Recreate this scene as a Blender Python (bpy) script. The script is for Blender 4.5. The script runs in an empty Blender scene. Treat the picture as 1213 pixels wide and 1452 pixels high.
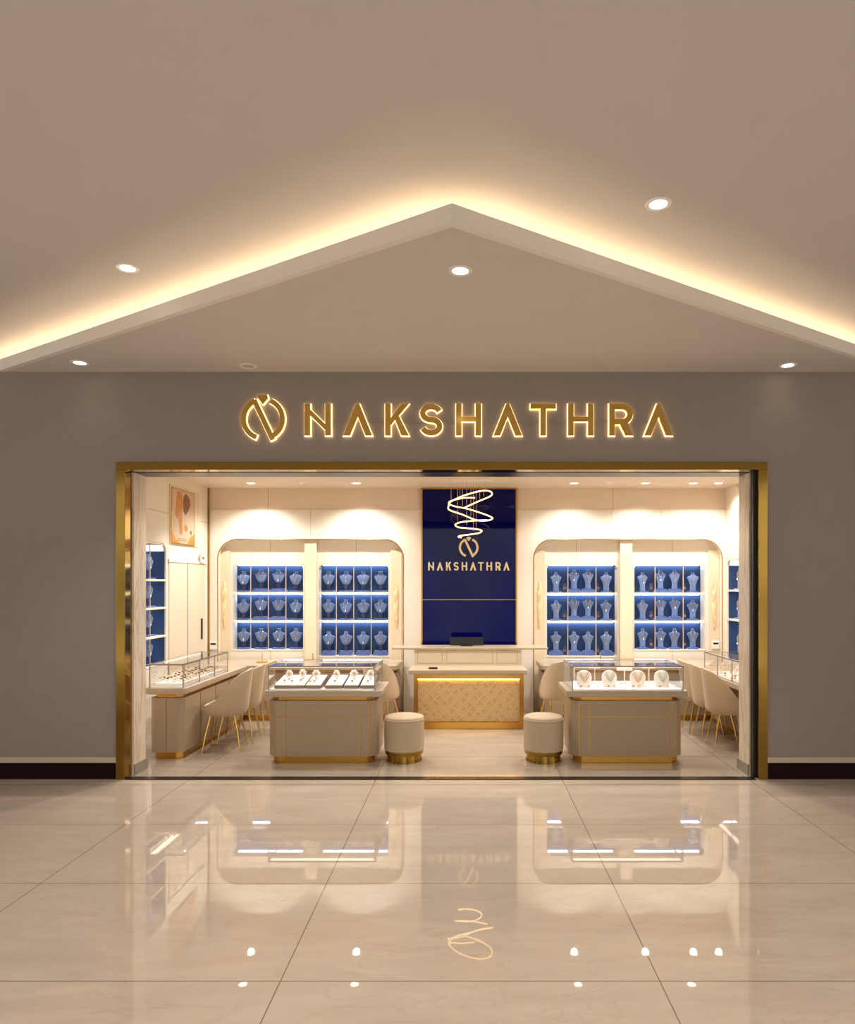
import bpy, bmesh, math, random
from mathutils import Vector, Matrix
from mathutils.geometry import tessellate_polygon

random.seed(7)
SC = bpy.context.scene
COL = SC.collection
PI = math.pi

# ------------------------------------------------------------------ camera, world, exposure
F = 1000.0           # focal length in pixels of the 1213 px wide frame
CX, CY = 664.0, 829.0
D0 = 6.364           # camera distance to the shopfront plane (y = 0)
H = 1.75             # camera height
cam_data = bpy.data.cameras.new('camera')
cam_data.sensor_fit = 'HORIZONTAL'
cam_data.sensor_width = 36.0
cam_data.lens = F / 1213.0 * 36.0
cam_data.shift_x = -(CX - 606.5) / 1213.0
cam_data.shift_y = (CY - 726.0) / 1213.0
cam_data.clip_start = 0.05
cam = bpy.data.objects.new('camera', cam_data)
cam.location = (0, -D0, H)
cam.rotation_euler = (PI / 2, 0, 0)
COL.objects.link(cam)
SC.camera = cam

SC.view_settings.view_transform = 'Standard'
SC.view_settings.look = 'None'
SC.view_settings.gamma = 1.0
SC.view_settings.exposure = 0.0
SC.view_settings.use_curve_mapping = False
SC.cycles.transparent_max_bounces = 48

WORLD_STRENGTH = 1.9
MALL_SPOT = 97.0       # downlights of the mall ceiling, and the added unseen spots
SHOP_SPOT = 132.0       # downlights of the shop ceiling, with an added front row
COVE = 22.0
NICHE = 14.0

world = bpy.data.worlds.new('made_up_surroundings')  # invented noise patches, for ambient light and streaky reflections in the brass
SC.world = world
world.use_nodes = True
wn, wl = world.node_tree.nodes, world.node_tree.links
wn.clear()
w_out = wn.new('ShaderNodeOutputWorld')
w_bg = wn.new('ShaderNodeBackground')
w_tc = wn.new('ShaderNodeTexCoord')
w_no = wn.new('ShaderNodeTexNoise')
w_no.inputs['Scale'].default_value = 3.4
w_no.inputs['Detail'].default_value = 3.0
w_cr = wn.new('ShaderNodeValToRGB')
w_cr.color_ramp.elements[0].position = 0.40
w_cr.color_ramp.elements[0].color = (0.06, 0.056, 0.054, 1)
w_cr.color_ramp.elements[1].position = 0.66
w_cr.color_ramp.elements[1].color = (1.0, 0.98, 0.95, 1)
wl.new(w_tc.outputs['Generated'], w_no.inputs['Vector'])
wl.new(w_no.outputs['Fac'], w_cr.inputs['Fac'])
wl.new(w_cr.outputs['Color'], w_bg.inputs['Color'])
w_bg.inputs['Strength'].default_value = WORLD_STRENGTH
wl.new(w_bg.outputs['Background'], w_out.inputs['Surface'])


# ------------------------------------------------------------------ helpers
def lin(r, g, b):
    f = lambda c: (c / 255 / 12.92) if c / 255 <= 0.04045 else ((c / 255 + 0.055) / 1.055) ** 2.4
    return (f(r), f(g), f(b), 1.0)


def tag(o, label=None, cat=None, group=None, kind=None):
    if label: o['label'] = label
    if cat: o['category'] = cat
    if group: o['group'] = group
    if kind: o['kind'] = kind
    return o


def thing(name, label, cat, loc=(0, 0, 0), rz=0.0, group=None):
    o = bpy.data.objects.new(name, None)
    o.empty_display_size = 0.1
    COL.objects.link(o)
    o.location = loc
    o.rotation_euler = (0, 0, rz)
    return tag(o, label, cat, group)


def dup(root, loc=None, rz=None, label=None, group=None):
    r = root.copy()
    COL.objects.link(r)
    if loc is not None: r.location = loc
    if rz is not None: r.rotation_euler = (0, 0, rz)
    if label: r['label'] = label
    if group: r['group'] = group
    for ch in list(root.children):
        c = ch.copy()
        COL.objects.link(c)
        c.parent = r
        for g in list(ch.children):
            d = g.copy()
            COL.objects.link(d)
            d.parent = c
    return r


class MB:
    """collects shapes into one mesh"""
    def __init__(self):
        self.v, self.f = [], []

    def add(self, vs, fs):
        o = len(self.v)
        self.v += [tuple(p) for p in vs]
        self.f += [tuple(i + o for i in q) for q in fs]
        return self

    def box(self, x0, x1, y0, y1, z0, z1):
        vs = [(x, y, z) for z in (z0, z1) for y in (y0, y1) for x in (x0, x1)]
        return self.add(vs, [(0, 2, 3, 1), (4, 5, 7, 6), (0, 1, 5, 4), (1, 3, 7, 5), (3, 2, 6, 7), (2, 0, 4, 6)])

    def prism(self, outer, holes=(), a=0.0, b=1.0, axis='y'):
        """2-D outline (with holes) swept from a to b along the axis; outline is (x,z) for y, (x,y) for z, (y,z) for x"""
        loops = [list(outer)] + [list(h) for h in holes]
        pts = [p for l in loops for p in l]
        tris = tessellate_polygon([[Vector((p[0], p[1], 0)) for p in l] for l in loops])
        if axis == 'y': m = lambda p, t: (p[0], t, p[1])
        elif axis == 'z': m = lambda p, t: (p[0], p[1], t)
        else: m = lambda p, t: (t, p[0], p[1])
        n = len(pts)
        vs = [m(p, a) for p in pts] + [m(p, b) for p in pts]
        fs = [tuple(t) for t in tris] + [tuple(i + n for i in reversed(t)) for t in tris]
        s = 0
        for l in loops:
            k = len(l)
            for i in range(k):
                j = (i + 1) % k
                fs.append((s + i, s + j, s + j + n, s + i + n))
            s += k
        return self.add(vs, fs)

    def lathe(self, prof, seg=32, c=(0, 0, 0)):
        """profile of (r, z) about z; closed at the ends when r = 0"""
        vs, fs, rows = [], [], []
        for r, z in prof:
            if r <= 1e-6:
                rows.append([len(vs)]); vs.append((c[0], c[1], c[2] + z))
            else:
                rows.append(list(range(len(vs), len(vs) + seg)))
                for i in range(seg):
                    t = 2 * PI * i / seg
                    vs.append((c[0] + r * math.cos(t), c[1] + r * math.sin(t), c[2] + z))
        for A, B in zip(rows, rows[1:]):
            for i in range(seg):
                j = (i + 1) % seg
                if len(A) == 1 and len(B) == 1: continue
                if len(A) == 1: fs.append((A[0], B[j], B[i]))
                elif len(B) == 1: fs.append((A[i], A[j], B[0]))
                else: fs.append((A[i], A[j], B[j], B[i]))
        return self.add(vs, fs)

    def tube(self, path, r, seg=10, closed=False):
        """tube along a path; r a number or one radius per point"""
        P = [Vector(p) for p in path]
        n = len(P)
        R = r if isinstance(r, (list, tuple)) else [r] * n
        vs, fs = [], []
        up = None
        for i in range(n):
            a = P[(i - 1) % n] if (closed or i > 0) else P[i]
            b = P[(i + 1) % n] if (closed or i < n - 1) else P[i]
            t = (b - a).normalized()
            if up is None:
                up = Vector((0, 0, 1)) if abs(t.z) < 0.9 else Vector((1, 0, 0))
            s = t.cross(up)
            if s.length < 1e-5:
                s = t.cross(Vector((1, 0.3, 0.1)))
            s.normalize()
            up = s.cross(t).normalized()
            for k in range(seg):
                w = 2 * PI * k / seg
                vs.append(P[i] + (s * math.cos(w) + up * math.sin(w)) * R[i])
        m = n if closed else n - 1
        for i in range(m):
            for k in range(seg):
                a0, a1 = i * seg + k, i * seg + (k + 1) % seg
                j = (i + 1) % n
                b0, b1 = j * seg + k, j * seg + (k + 1) % seg
                fs.append((a0, a1, b1, b0))
        if not closed:
            fs.append(tuple(reversed(range(seg))))
            fs.append(tuple(range((n - 1) * seg, n * seg)))
        return self.add(vs, fs)

    def loft(self, rings, cap=True):
        """rings with the same number of points, bridged"""
        n = len(rings[0])
        vs = [p for r in rings for p in r]
        fs = []
        for a in range(len(rings) - 1):
            for i in range(n):
                j = (i + 1) % n
                fs.append((a * n + i, a * n + j, (a + 1) * n + j, (a + 1) * n + i))
        if cap:
            fs.append(tuple(reversed(range(n))))
            fs.append(tuple(range((len(rings) - 1) * n, len(rings) * n)))
        return self.add(vs, fs)

    def mesh(self, name, m, smooth=None):
        me = bpy.data.meshes.new(name)
        me.from_pydata(self.v, [], self.f)
        bm = bmesh.new()
        bm.from_mesh(me)
        bmesh.ops.remove_doubles(bm, verts=bm.verts, dist=1e-6)
        bmesh.ops.recalc_face_normals(bm, faces=bm.faces)
        if smooth is not None:
            ang = math.radians(smooth)
            for f in bm.faces: f.smooth = True
            for e in bm.edges:
                if len(e.link_faces) == 2 and e.calc_face_angle(0) > ang: e.smooth = False
        bm.to_mesh(me)
        bm.free()
        me.materials.append(m)
        return me

    def build(self, name, m, parent=None, smooth=None, loc=None, bevel=0.0, seg=2):
        o = bpy.data.objects.new(name, self.mesh(name, m, smooth))
        COL.objects.link(o)
        if parent: o.parent = parent
        if loc is not None: o.location = loc
        if bevel:
            b = o.modifiers.new('bevel', 'BEVEL')
            b.width = bevel
            b.segments = seg
            b.limit_method = 'ANGLE'
            b.angle_limit = math.radians(40)
        return o


def struct(o):
    o['kind'] = 'structure'
    return o


def rrect(x0, x1, z0, z1, tl=0.0, tr=0.0, br=0.0, bl=0.0, seg=8):
    """rounded rectangle, counter-clockwise from the bottom left"""
    out = []
    for (cx, cz, r, a0) in ((x0 + bl, z0 + bl, bl, 180), (x1 - br, z0 + br, br, 270), (x1 - tr, z1 - tr, tr, 0), (x0 + tl, z1 - tl, tl, 90)):
        if r <= 0:
            out.append((cx, cz))
        else:
            for i in range(seg + 1):
                a = math.radians(a0 + 90 * i / seg)
                out.append((cx + r * math.cos(a), cz + r * math.sin(a)))
    return out


def px(x, d):  # lateral position of an image column at depth d
    return (x - CX) * d / F


# ------------------------------------------------------------------ materials
def base_mat(name):
    m = bpy.data.materials.new(name)
    m.use_nodes = True
    return m, m.node_tree.nodes, m.node_tree.links, m.node_tree.nodes['Principled BSDF']


def mat(name, rgb, rough=0.5, metal=0.0, spec=0.5, var=0.04, scale=18.0, bump=0.0, bscale=200.0, coat=0.0, sheen=0.0):
    m, n, l, p = base_mat(name)
    c = lin(*rgb)
    p.inputs['Roughness'].default_value = rough
    p.inputs['Metallic'].default_value = metal
    p.inputs['Specular IOR Level'].default_value = spec
    p.inputs['Coat Weight'].default_value = coat
    p.inputs['Sheen Weight'].default_value = sheen
    tc = n.new('ShaderNodeTexCoord')
    no = n.new('ShaderNodeTexNoise')
    no.inputs['Scale'].default_value = scale
    no.inputs['Detail'].default_value = 3
    l.new(tc.outputs['Object'], no.inputs['Vector'])
    mx = n.new('ShaderNodeMix')
    mx.data_type = 'RGBA'
    mx.inputs['A'].default_value = tuple(v * (1 - var) for v in c[:3]) + (1,)
    mx.inputs['B'].default_value = tuple(min(1, v * (1 + var)) for v in c[:3]) + (1,)
    l.new(no.outputs['Fac'], mx.inputs['Factor'])
    l.new(mx.outputs['Result'], p.inputs['Base Color'])
    if bump:
        n2 = n.new('ShaderNodeTexNoise')
        n2.inputs['Scale'].default_value = bscale
        n2.inputs['Detail'].default_value = 4 if bscale > 50 else 1
        l.new(tc.outputs['Object'], n2.inputs['Vector'])
        b = n.new('ShaderNodeBump')
        b.inputs['Strength'].default_value = bump
        b.inputs['Distance'].default_value = 0.002 if bscale > 50 else 0.02
        l.new(n2.outputs['Fac'], b.inputs['Height'])
        l.new(b.outputs['Normal'], p.inputs['Normal'])
    return m


def emit(name, rgb, strength):
    m, n, l, p = base_mat(name)
    p.inputs['Base Color'].default_value = lin(*rgb)
    p.inputs['Emission Color'].default_value = lin(*rgb)
    p.inputs['Emission Strength'].default_value = strength
    return m


def line_mask(n, l, coord_socket, positions, half):
    """1 where the coordinate is within half of one of the positions"""
    acc = None
    for q in positions:
        s = n.new('ShaderNodeMath'); s.operation = 'SUBTRACT'
        l.new(coord_socket, s.inputs[0]); s.inputs[1].default_value = q
        a = n.new('ShaderNodeMath'); a.operation = 'ABSOLUTE'
        l.new(s.outputs[0], a.inputs[0])
        c = n.new('ShaderNodeMath'); c.operation = 'LESS_THAN'
        l.new(a.outputs[0], c.inputs[0]); c.inputs[1].default_value = half
        if acc is None: acc = c.outputs[0]
        else:
            x = n.new('ShaderNodeMath'); x.operation = 'MAXIMUM'
            l.new(acc, x.inputs[0]); l.new(c.outputs[0], x.inputs[1])
            acc = x.outputs[0]
    return acc


def panel_mat(name, rgb, line_rgb, xs=(), ys=(), zs=(), half=0.003, rough=0.45):
    """painted panels with narrow joints at fixed places"""
    m, n, l, p = base_mat(name)
    p.inputs['Roughness'].default_value = rough
    tc = n.new('ShaderNodeTexCoord')
    sep = n.new('ShaderNodeSeparateXYZ')
    l.new(tc.outputs['Object'], sep.inputs[0])
    mx = n.new('ShaderNodeMix'); mx.data_type = 'RGBA'
    mx.inputs['A'].default_value = lin(*rgb)
    mx.inputs['B'].default_value = lin(*line_rgb)
    acc = None
    for s, ps in (('X', xs), ('Y', ys), ('Z', zs)):
        if not ps: continue
        k = line_mask(n, l, sep.outputs[s], ps, half)
        if acc is None: acc = k
        else:
            x = n.new('ShaderNodeMath'); x.operation = 'MAXIMUM'
            l.new(acc, x.inputs[0]); l.new(k, x.inputs[1]); acc = x.outputs[0]
    if acc is not None: l.new(acc, mx.inputs['Factor'])
    else: mx.inputs['Factor'].default_value = 0
    l.new(mx.outputs['Result'], p.inputs['Base Color'])
    return m


def marble_floor(name, rgb_a, rgb_b, rough):
    m, n, l, p = base_mat(name)
    tc = n.new('ShaderNodeTexCoord')
    mp = n.new('ShaderNodeMapping')
    mp.inputs['Rotation'].default_value = (0, 0, 0.5)
    mp.inputs['Scale'].default_value = (1.0, 3.2, 1.0)
    l.new(tc.outputs['Object'], mp.inputs['Vector'])
    n1 = n.new('ShaderNodeTexNoise')
    n1.inputs['Scale'].default_value = 1.6; n1.inputs['Detail'].default_value = 9
    n1.inputs['Roughness'].default_value = 0.62; n1.inputs['Distortion'].default_value = 0.6
    l.new(mp.outputs[0], n1.inputs['Vector'])
    r1 = n.new('ShaderNodeValToRGB')
    r1.color_ramp.elements[0].position = 0.30; r1.color_ramp.elements[0].color = lin(*rgb_a)
    r1.color_ramp.elements[1].position = 0.72; r1.color_ramp.elements[1].color = lin(*rgb_b)
    l.new(n1.outputs['Fac'], r1.inputs['Fac'])
    # thin veins
    n2 = n.new('ShaderNodeTexNoise')
    n2.inputs['Scale'].default_value = 1.1; n2.inputs['Detail'].default_value = 6
    n2.inputs['Distortion'].default_value = 1.4
    l.new(mp.outputs[0], n2.inputs['Vector'])
    v = n.new('ShaderNodeValToRGB')
    e = v.color_ramp.elements
    e[0].position = 0.485; e[0].color = (0, 0, 0, 1)
    e[1].position = 0.515; e[1].color = (0, 0, 0, 1)
    c = e.new(0.5); c.color = (0.16, 0.16, 0.16, 1)
    l.new(n2.outputs['Fac'], v.inputs['Fac'])
    mv = n.new('ShaderNodeMix'); mv.data_type = 'RGBA'
    mv.inputs['B'].default_value = lin(rgb_a[0] * .82, rgb_a[1] * .78, rgb_a[2] * .72)
    l.new(v.outputs['Color'], mv.inputs['Factor'])
    l.new(r1.outputs['Color'], mv.inputs['A'])
    # tile joints: 1.675 m wide, 1.017 m deep
    sep = n.new('ShaderNodeSeparateXYZ')
    l.new(tc.outputs['Object'], sep.inputs[0])

    def joint(sock, off, pitch, w):
        a = n.new('ShaderNodeMath'); a.operation = 'ADD'; l.new(sock, a.inputs[0]); a.inputs[1].default_value = -off + pitch * 20
        d = n.new('ShaderNodeMath'); d.operation = 'MODULO'; l.new(a.outputs[0], d.inputs[0]); d.inputs[1].default_value = pitch
        c = n.new('ShaderNodeMath'); c.operation = 'LESS_THAN'; l.new(d.outputs[0], c.inputs[0]); c.inputs[1].default_value = w
        return c.outputs[0]
    jx = joint(sep.outputs['X'], -0.831, 1.675, 0.005)
    jy = joint(sep.outputs['Y'], 3.110 - D0, 1.017, 0.005)
    mxx = n.new('ShaderNodeMath'); mxx.operation = 'MAXIMUM'
    l.new(jx, mxx.inputs[0]); l.new(jy, mxx.inputs[1])
    mj = n.new('ShaderNodeMix'); mj.data_type = 'RGBA'
    mj.inputs['B'].default_value = lin(112, 92, 72)
    l.new(mxx.outputs[0], mj.inputs['Factor'])
    l.new(mv.outputs['Result'], mj.inputs['A'])
    l.new(mj.outputs['Result'], p.inputs['Base Color'])
    p.inputs['Roughness'].default_value = rough
    p.inputs['Specular IOR Level'].default_value = 1.0
    return m


def glass_mat(name, tint=(1, 1, 1, 1)):
    m = bpy.data.materials.new(name)
    m.use_nodes = True
    n, l = m.node_tree.nodes, m.node_tree.links
    n.clear()
    o = n.new('ShaderNodeOutputMaterial')
    mix = n.new('ShaderNodeMixShader')
    t = n.new('ShaderNodeBsdfTransparent'); t.inputs['Color'].default_value = tint
    g = n.new('ShaderNodeBsdfGlossy'); g.inputs['Roughness'].default_value = 0.01
    lw = n.new('ShaderNodeLayerWeight'); lw.inputs['Blend'].default_value = 0.5
    pw = n.new('ShaderNodeMath'); pw.operation = 'POWER'; pw.inputs[1].default_value = 3.5
    sc = n.new('ShaderNodeMath'); sc.operation = 'MULTIPLY_ADD'; sc.inputs[1].default_value = 0.95; sc.inputs[2].default_value = 0.02
    l.new(lw.outputs['Facing'], pw.inputs[0]); l.new(pw.outputs[0], sc.inputs[0])
    l.new(sc.outputs[0], mix.inputs[0])
    l.new(t.outputs[0], mix.inputs[1]); l.new(g.outputs[0], mix.inputs[2])
    l.new(mix.outputs[0], o.inputs['Surface'])
    return m


def stone_mat(name):
    """carved onyx strip with golden figure, softly lit from inside"""
    m, n, l, p = base_mat(name)
    tc = n.new('ShaderNodeTexCoord')
    mp = n.new('ShaderNodeMapping'); mp.inputs['Scale'].default_value = (14, 14, 5)
    l.new(tc.outputs['Object'], mp.inputs['Vector'])
    no = n.new('ShaderNodeTexNoise'); no.inputs['Scale'].default_value = 1.3; no.inputs['Detail'].default_value = 6
    no.inputs['Distortion'].default_value = 1.5
    l.new(mp.outputs[0], no.inputs['Vector'])
    r = n.new('ShaderNodeValToRGB')
    r.color_ramp.elements[0].position = .38; r.color_ramp.elements[0].color = lin(206, 170, 112)
    r.color_ramp.elements[1].position = .62; r.color_ramp.elements[1].color = lin(250, 226, 182)
    l.new(no.outputs['Fac'], r.inputs['Fac'])
    l.new(r.outputs['Color'], p.inputs['Base Color'])
    l.new(r.outputs['Color'], p.inputs['Emission Color'])
    p.inputs['Emission Strength'].default_value = 0.12
    p.inputs['Roughness'].default_value = .35
    return m


def veined_mat(name):
    m, n, l, p = base_mat(name)
    tc = n.new('ShaderNodeTexCoord')
    mp = n.new('ShaderNodeMapping'); mp.inputs['Scale'].default_value = (3, 7, 1.1)
    l.new(tc.outputs['Object'], mp.inputs['Vector'])
    no = n.new('ShaderNodeTexNoise'); no.inputs['Scale'].default_value = 1.2; no.inputs['Detail'].default_value = 5
    no.inputs['Distortion'].default_value = 1.1
    l.new(mp.outputs[0], no.inputs['Vector'])
    r = n.new('ShaderNodeValToRGB')
    e = r.color_ramp.elements
    e[0].position = .44; e[0].color = lin(226, 211, 188)
    e[1].position = .56; e[1].color = lin(226, 211, 188)
    c = e.new(.5); c.color = lin(205, 182, 150)
    l.new(no.outputs['Fac'], r.inputs['Fac'])
    l.new(r.outputs['Color'], p.inputs['Base Color'])
    p.inputs['Roughness'].default_value = .3
    return m


M = {}
M['mall_floor'] = marble_floor('polished_marble', (184, 166, 147), (198, 181, 162), 0.012)
M['shop_floor'] = marble_floor('shop_marble', (158, 143, 127), (176, 161, 144), 0.05)
M['plaster'] = mat('ceiling_paint', (212, 203, 193), .85, var=.015, scale=3, spec=.2)
M['fascia'] = mat('fascia_painted_light', (236, 226, 212), .7, var=.01, scale=3, spec=.2)  # ceiling plaster made whiter: frontal mall light put into the lip's colour
M['wallpaint'] = mat('taupe_wallpaper', (150, 137, 126), .7, var=.03, scale=6, bump=.12, bscale=160, spec=.3)
M['cream_trim'] = mat('cream_trim', (196, 176, 152), .5)
M['dark_wood'] = mat('dark_skirting', (30, 9, 9), .5, var=.2, scale=9, spec=.1)
M['brass'] = mat('polished_brass', (160, 126, 58), .08, 1.0, var=.05, scale=3, bump=.16, bscale=2.2)
M['brass_satin'] = mat('satin_brass', (196, 146, 66), .24, 1.0, var=.05)
M['gold'] = mat('gold', (228, 188, 104), .14, 1.0, bump=.35, bscale=4)
M['rose_gold'] = mat('rose_gold', (238, 204, 164), .2, 1.0)
M['letter'] = mat('pale_gold_letters', (244, 220, 170), .35, .15)
M['silver'] = mat('silver', (226, 222, 216), .2, 1.0)
M['bronze_dark'] = mat('dark_bronze', (46, 36, 27), .3, .7)
M['black'] = mat('black_plastic', (14, 13, 13), .35)
M['cream'] = mat('cream_lacquer', (234, 220, 200), .4, var=.01)
M['beige'] = mat('beige_lacquer', (226, 208, 180), .4, var=.01)
M['white'] = mat('white_lacquer', (243, 238, 230), .35, var=.01)
M['shopceil'] = mat('shop_ceiling_paint', (232, 216, 196), .8, var=.01)
M['taupe'] = mat('taupe_lacquer', (164, 142, 114), .42, var=.02)
M['worktop'] = mat('stone_worktop', (180, 160, 134), .3, var=.03, scale=30)
M['velvet'] = mat('cream_velvet', (192, 168, 136), .85, var=.05, scale=40, sheen=.25, spec=.2)
M['leather'] = mat('cream_leather', (182, 161, 130), .5, var=.02, bump=.1, bscale=300)
M['navy'] = mat('navy_velvet_lining', (52, 73, 108), .75, var=.08, scale=12, spec=.2)
M['bust'] = mat('blue_velvet', (100, 128, 178), .6, var=.06, scale=50, sheen=.5, spec=.3)
M['bust_dark'] = mat('navy_stand', (38, 44, 84), .6)
M['plinthblue'] = mat('blue_velvet_base', (72, 94, 152), .7, var=.06, scale=60, sheen=.4)
M['blue_glass'] = mat('blue_lacquered_glass', (5, 9, 78), .03, var=.05, scale=.8, spec=.16)
M['glass'] = glass_mat('clear_glass')
M['steel'] = mat('brushed_steel', (150, 142, 132), .3, 1.0)
M['jewel'] = mat('dark_gemstone', (40, 38, 44), .08, spec=.9)
M['diamond'] = mat('pale_gemstone', (245, 240, 236), .08, spec=1.0)
M['coral'] = mat('amber_gemstone', (206, 150, 96), .12, spec=.8)
M['traydark'] = mat('taupe_tray_side', (122, 106, 86), .5)
M['stone'] = stone_mat('onyx_relief')
M['veined'] = veined_mat('veined_marble')
M['greybase'] = mat('grey_plinth', (150, 136, 118), .4)
M['tread'] = mat('threshold_metal', (58, 46, 34), .25, .8)
M['led_warm'] = emit('warm_led', (255, 232, 198), COVE)
M['led_cool'] = emit('cool_led', (204, 224, 255), NICHE)
M['led_case'] = emit('case_led', (255, 240, 220), 2.8)
M['led_desk'] = emit('desk_led', (255, 206, 120), 20.0)
M['halo'] = emit('sign_halo', (255, 222, 160), 2.6)
M['lens'] = emit('downlight_lens', (255, 236, 206), 9.0)
M['lens_off'] = mat('unlit_lens', (200, 190, 176), .4)
M['neon'] = emit('glowing_tube', (255, 214, 150), 2.6)
M['pattern'] = mat('gold_relief_panel', (206, 170, 116), .4, .25, var=.12, scale=60)
M['pattern_rib'] = mat('gold_relief_rib', (240, 214, 162), .35, .35, var=.08, scale=60)

# ------------------------------------------------------------------ the setting: mall
XL, XR = -3.58, 3.55            # shop side walls
YB = 3.35                       # shop back wall plane
ZC = 3.08                       # shop ceiling
ZLOW, ZUP = 3.67, 3.915          # dropped and upper mall ceilings

b = MB().box(-9, 9, -9, 0.0, -0.1, 0.0)
struct(b.build('floor', M['mall_floor']))
b = MB().box(-4.2, 4.2, 0.0, YB + .9, -0.1, 0.0)
struct(b.build('floor_shop', M['shop_floor']))

OX0, OX1, OZ = -3.163, 2.692, 2.851      # outer edge of the brass frame
b = MB().prism([(-9, 0), (OX0 + .02, 0), (OX0 + .02, OZ - .02), (OX1 - .02, OZ - .02), (OX1 - .02, 0), (9, 0), (9, ZLOW), (-9, ZLOW)], a=0.0, b=0.12)
struct(b.build('wall_front', M['wallpaint']))

b = MB().box(-9, 9, -9, 0.9, ZUP, ZUP + .1)
struct(b.build('ceiling', M['plaster']))
struct(MB().box(-9, 9, .8, .9, ZLOW - .4, ZUP).build('wall_void', M['plaster']))

# dropped triangular ceiling with a lip along its two front edges
AX, AY = -0.086, -2.63
EY = .6                         # the pointed ceiling runs on a little behind the wall line
LX, RX = -4.27 - EY / .632, 3.93 + EY / .655

lip = .04
tri_in = [(LX + lip * 2.0, EY), (AX, AY + lip * 1.35), (RX - lip * 2.0, EY)]
struct(MB().prism(tri_in, a=ZLOW, b=ZLOW + .04, axis='z').build('ceiling_lower', M['plaster']))
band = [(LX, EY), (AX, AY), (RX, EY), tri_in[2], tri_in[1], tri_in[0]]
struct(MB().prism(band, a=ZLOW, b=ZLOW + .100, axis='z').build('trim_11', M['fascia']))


def cove_strip(p, q, label):
    P, Q = Vector((p[0], p[1], 0)), Vector((q[0], q[1], 0))
    t = (Q - P).normalized()
    s = Vector((-t.y, t.x, 0)) * .012
    outl = [tuple((P - s)[:2]), tuple((Q - s)[:2]), tuple((Q + s)[:2]), tuple((P + s)[:2])]
    o = MB().prism(outl, a=ZLOW + .041, b=ZLOW + .056, axis='z').build('led_strip', M['led_warm'])
    tag(o, label, 'light strip')


off = .23
cove_strip((LX + .42, EY - .01), (AX - .02, AY + off * 1.25), 'warm LED strip behind the left arm of the pointed ceiling cove')
cove_strip((AX + .02, AY + off * 1.25), (RX - .42, EY - .01), 'warm LED strip behind the right arm of the pointed ceiling cove')

# baseboards
for side, x0, x1 in (('left', -9, OX0), ('right', OX1, 9)):
    struct(MB().box(x0, x1, -.022, 0, 0, .147).build('baseboard_' + side, M['dark_wood']))
struct(MB().box(-9, OX0, -.03, 0, .147, .197).build('trim_1', M['cream_trim'], bevel=.006))
struct(MB().box(OX1, 9, -.03, 0, .147, .197).build('trim_2', M['cream_trim'], bevel=.006))

# brass entrance frame
fr = thing('entrance_frame', 'polished brass frame around the wide shop opening', 'frame', (0, 0, 0))
fw = .07
MB().box(OX0, OX0 + fw + .012, -.035, .10, 0, OZ - fw).build('side_post', M['brass'], fr, bevel=.003)
MB().box(OX1 - fw - .012, OX1, -.035, .10, 0, OZ - fw).build('side_post', M['brass'], fr, bevel=.003)
MB().box(OX0, OX1, -.035, .10, OZ - fw, OZ).build('head_beam', M['brass'], fr, bevel=.003)
MB().box(OX0 + .082, OX1 - .082, .10, .36, OZ - fw - .004, OZ - fw + .12).build('shutter_track', M['bronze_dark'], fr)
MB().box(OX1 - .105, OX1 - .082, .03, .09, .006, OZ - fw).build('edge_strip', M['black'], fr)
o = MB().box(OX0 + .084, OX1 - .107, -.046, .046, -.02, .006).build('door_track', M['tread'])
tag(o, 'dark metal threshold strip across the shop entrance floor', 'threshold')

# ------------------------------------------------------------------ the setting: shop shell
JL, JR = -3.065, 2.577
for side, x0, x1 in (('left', JL - .09, JL), ('right', JR, JR + .09)):
    struct(MB().box(x0, x1, .10, .345, 0, OZ - fw + .3).build('trim_3' if side == 'left' else 'trim_4', M['veined']))
    xa, xb = (x1, x1 + .012) if side == 'left' else (x0 - .012, x0)
    struct(MB().box(xa, xb, .10, .36, 0, .10).build('baseboard_jamb_' + side, M['greybase']))
# hidden returns between jamb and side wall, and the bulkhead over the opening
struct(MB().box(XL - .1, JL - .09, .20, .345, 0, ZC).build('wall_return_left', M['cream']))
struct(MB().box(JR + .09, XR + .1, .20, .345, 0, ZC).build('wall_return_right', M['cream']))
struct(MB().box(JL - .09, JR + .09, .36, .40, OZ - fw + .10, ZC).build('wall_bulkhead', M['cream']))

struct(MB().box(XL - .1, XR + .1, .345, YB + .5, ZC, ZC + .1).build('ceiling_shop', M['shopceil']))

# left wall with a tall showcase opening and a flush door
LN = dict(y0=1.44, y1=2.01, z0=.80, z1=2.235)
left_face = [(.345, 0), (YB + .5, 0), (YB + .5, ZC), (.345, ZC)]
wl_m = panel_mat('left_wall_panels', (238, 226, 208), (190, 168, 138), ys=(2.04,), zs=(2.60,), half=.004)
hole = rrect(LN['y0'], LN['y1'], LN['z0'], LN['z1'], .09, .09)
struct(MB().prism(left_face, [hole], a=XL - .04, b=XL, axis='x').build('wall_left', wl_m))
RN = dict(y0=2.52, y1=3.305, z0=.80, z1=2.10)
wr_m = panel_mat('right_wall_panels', (238, 226, 208), (190, 168, 138), ys=(2.46,), zs=(2.78,), half=.004)
hole = rrect(RN['y0'], RN['y1'], RN['z0'], RN['z1'], .09, .09)
struct(MB().prism(left_face, [hole], a=XR, b=XR + .04, axis='x').build('wall_right', wr_m))

# back wall: one lacquered plate with two arched openings down to the floor
ZB = 2.78
AL = (-3.447, -.893, 2.375)      # x0, x1, top of the left arch
AR = (.905, 3.50, 2.375)
R_ = .26


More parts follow.
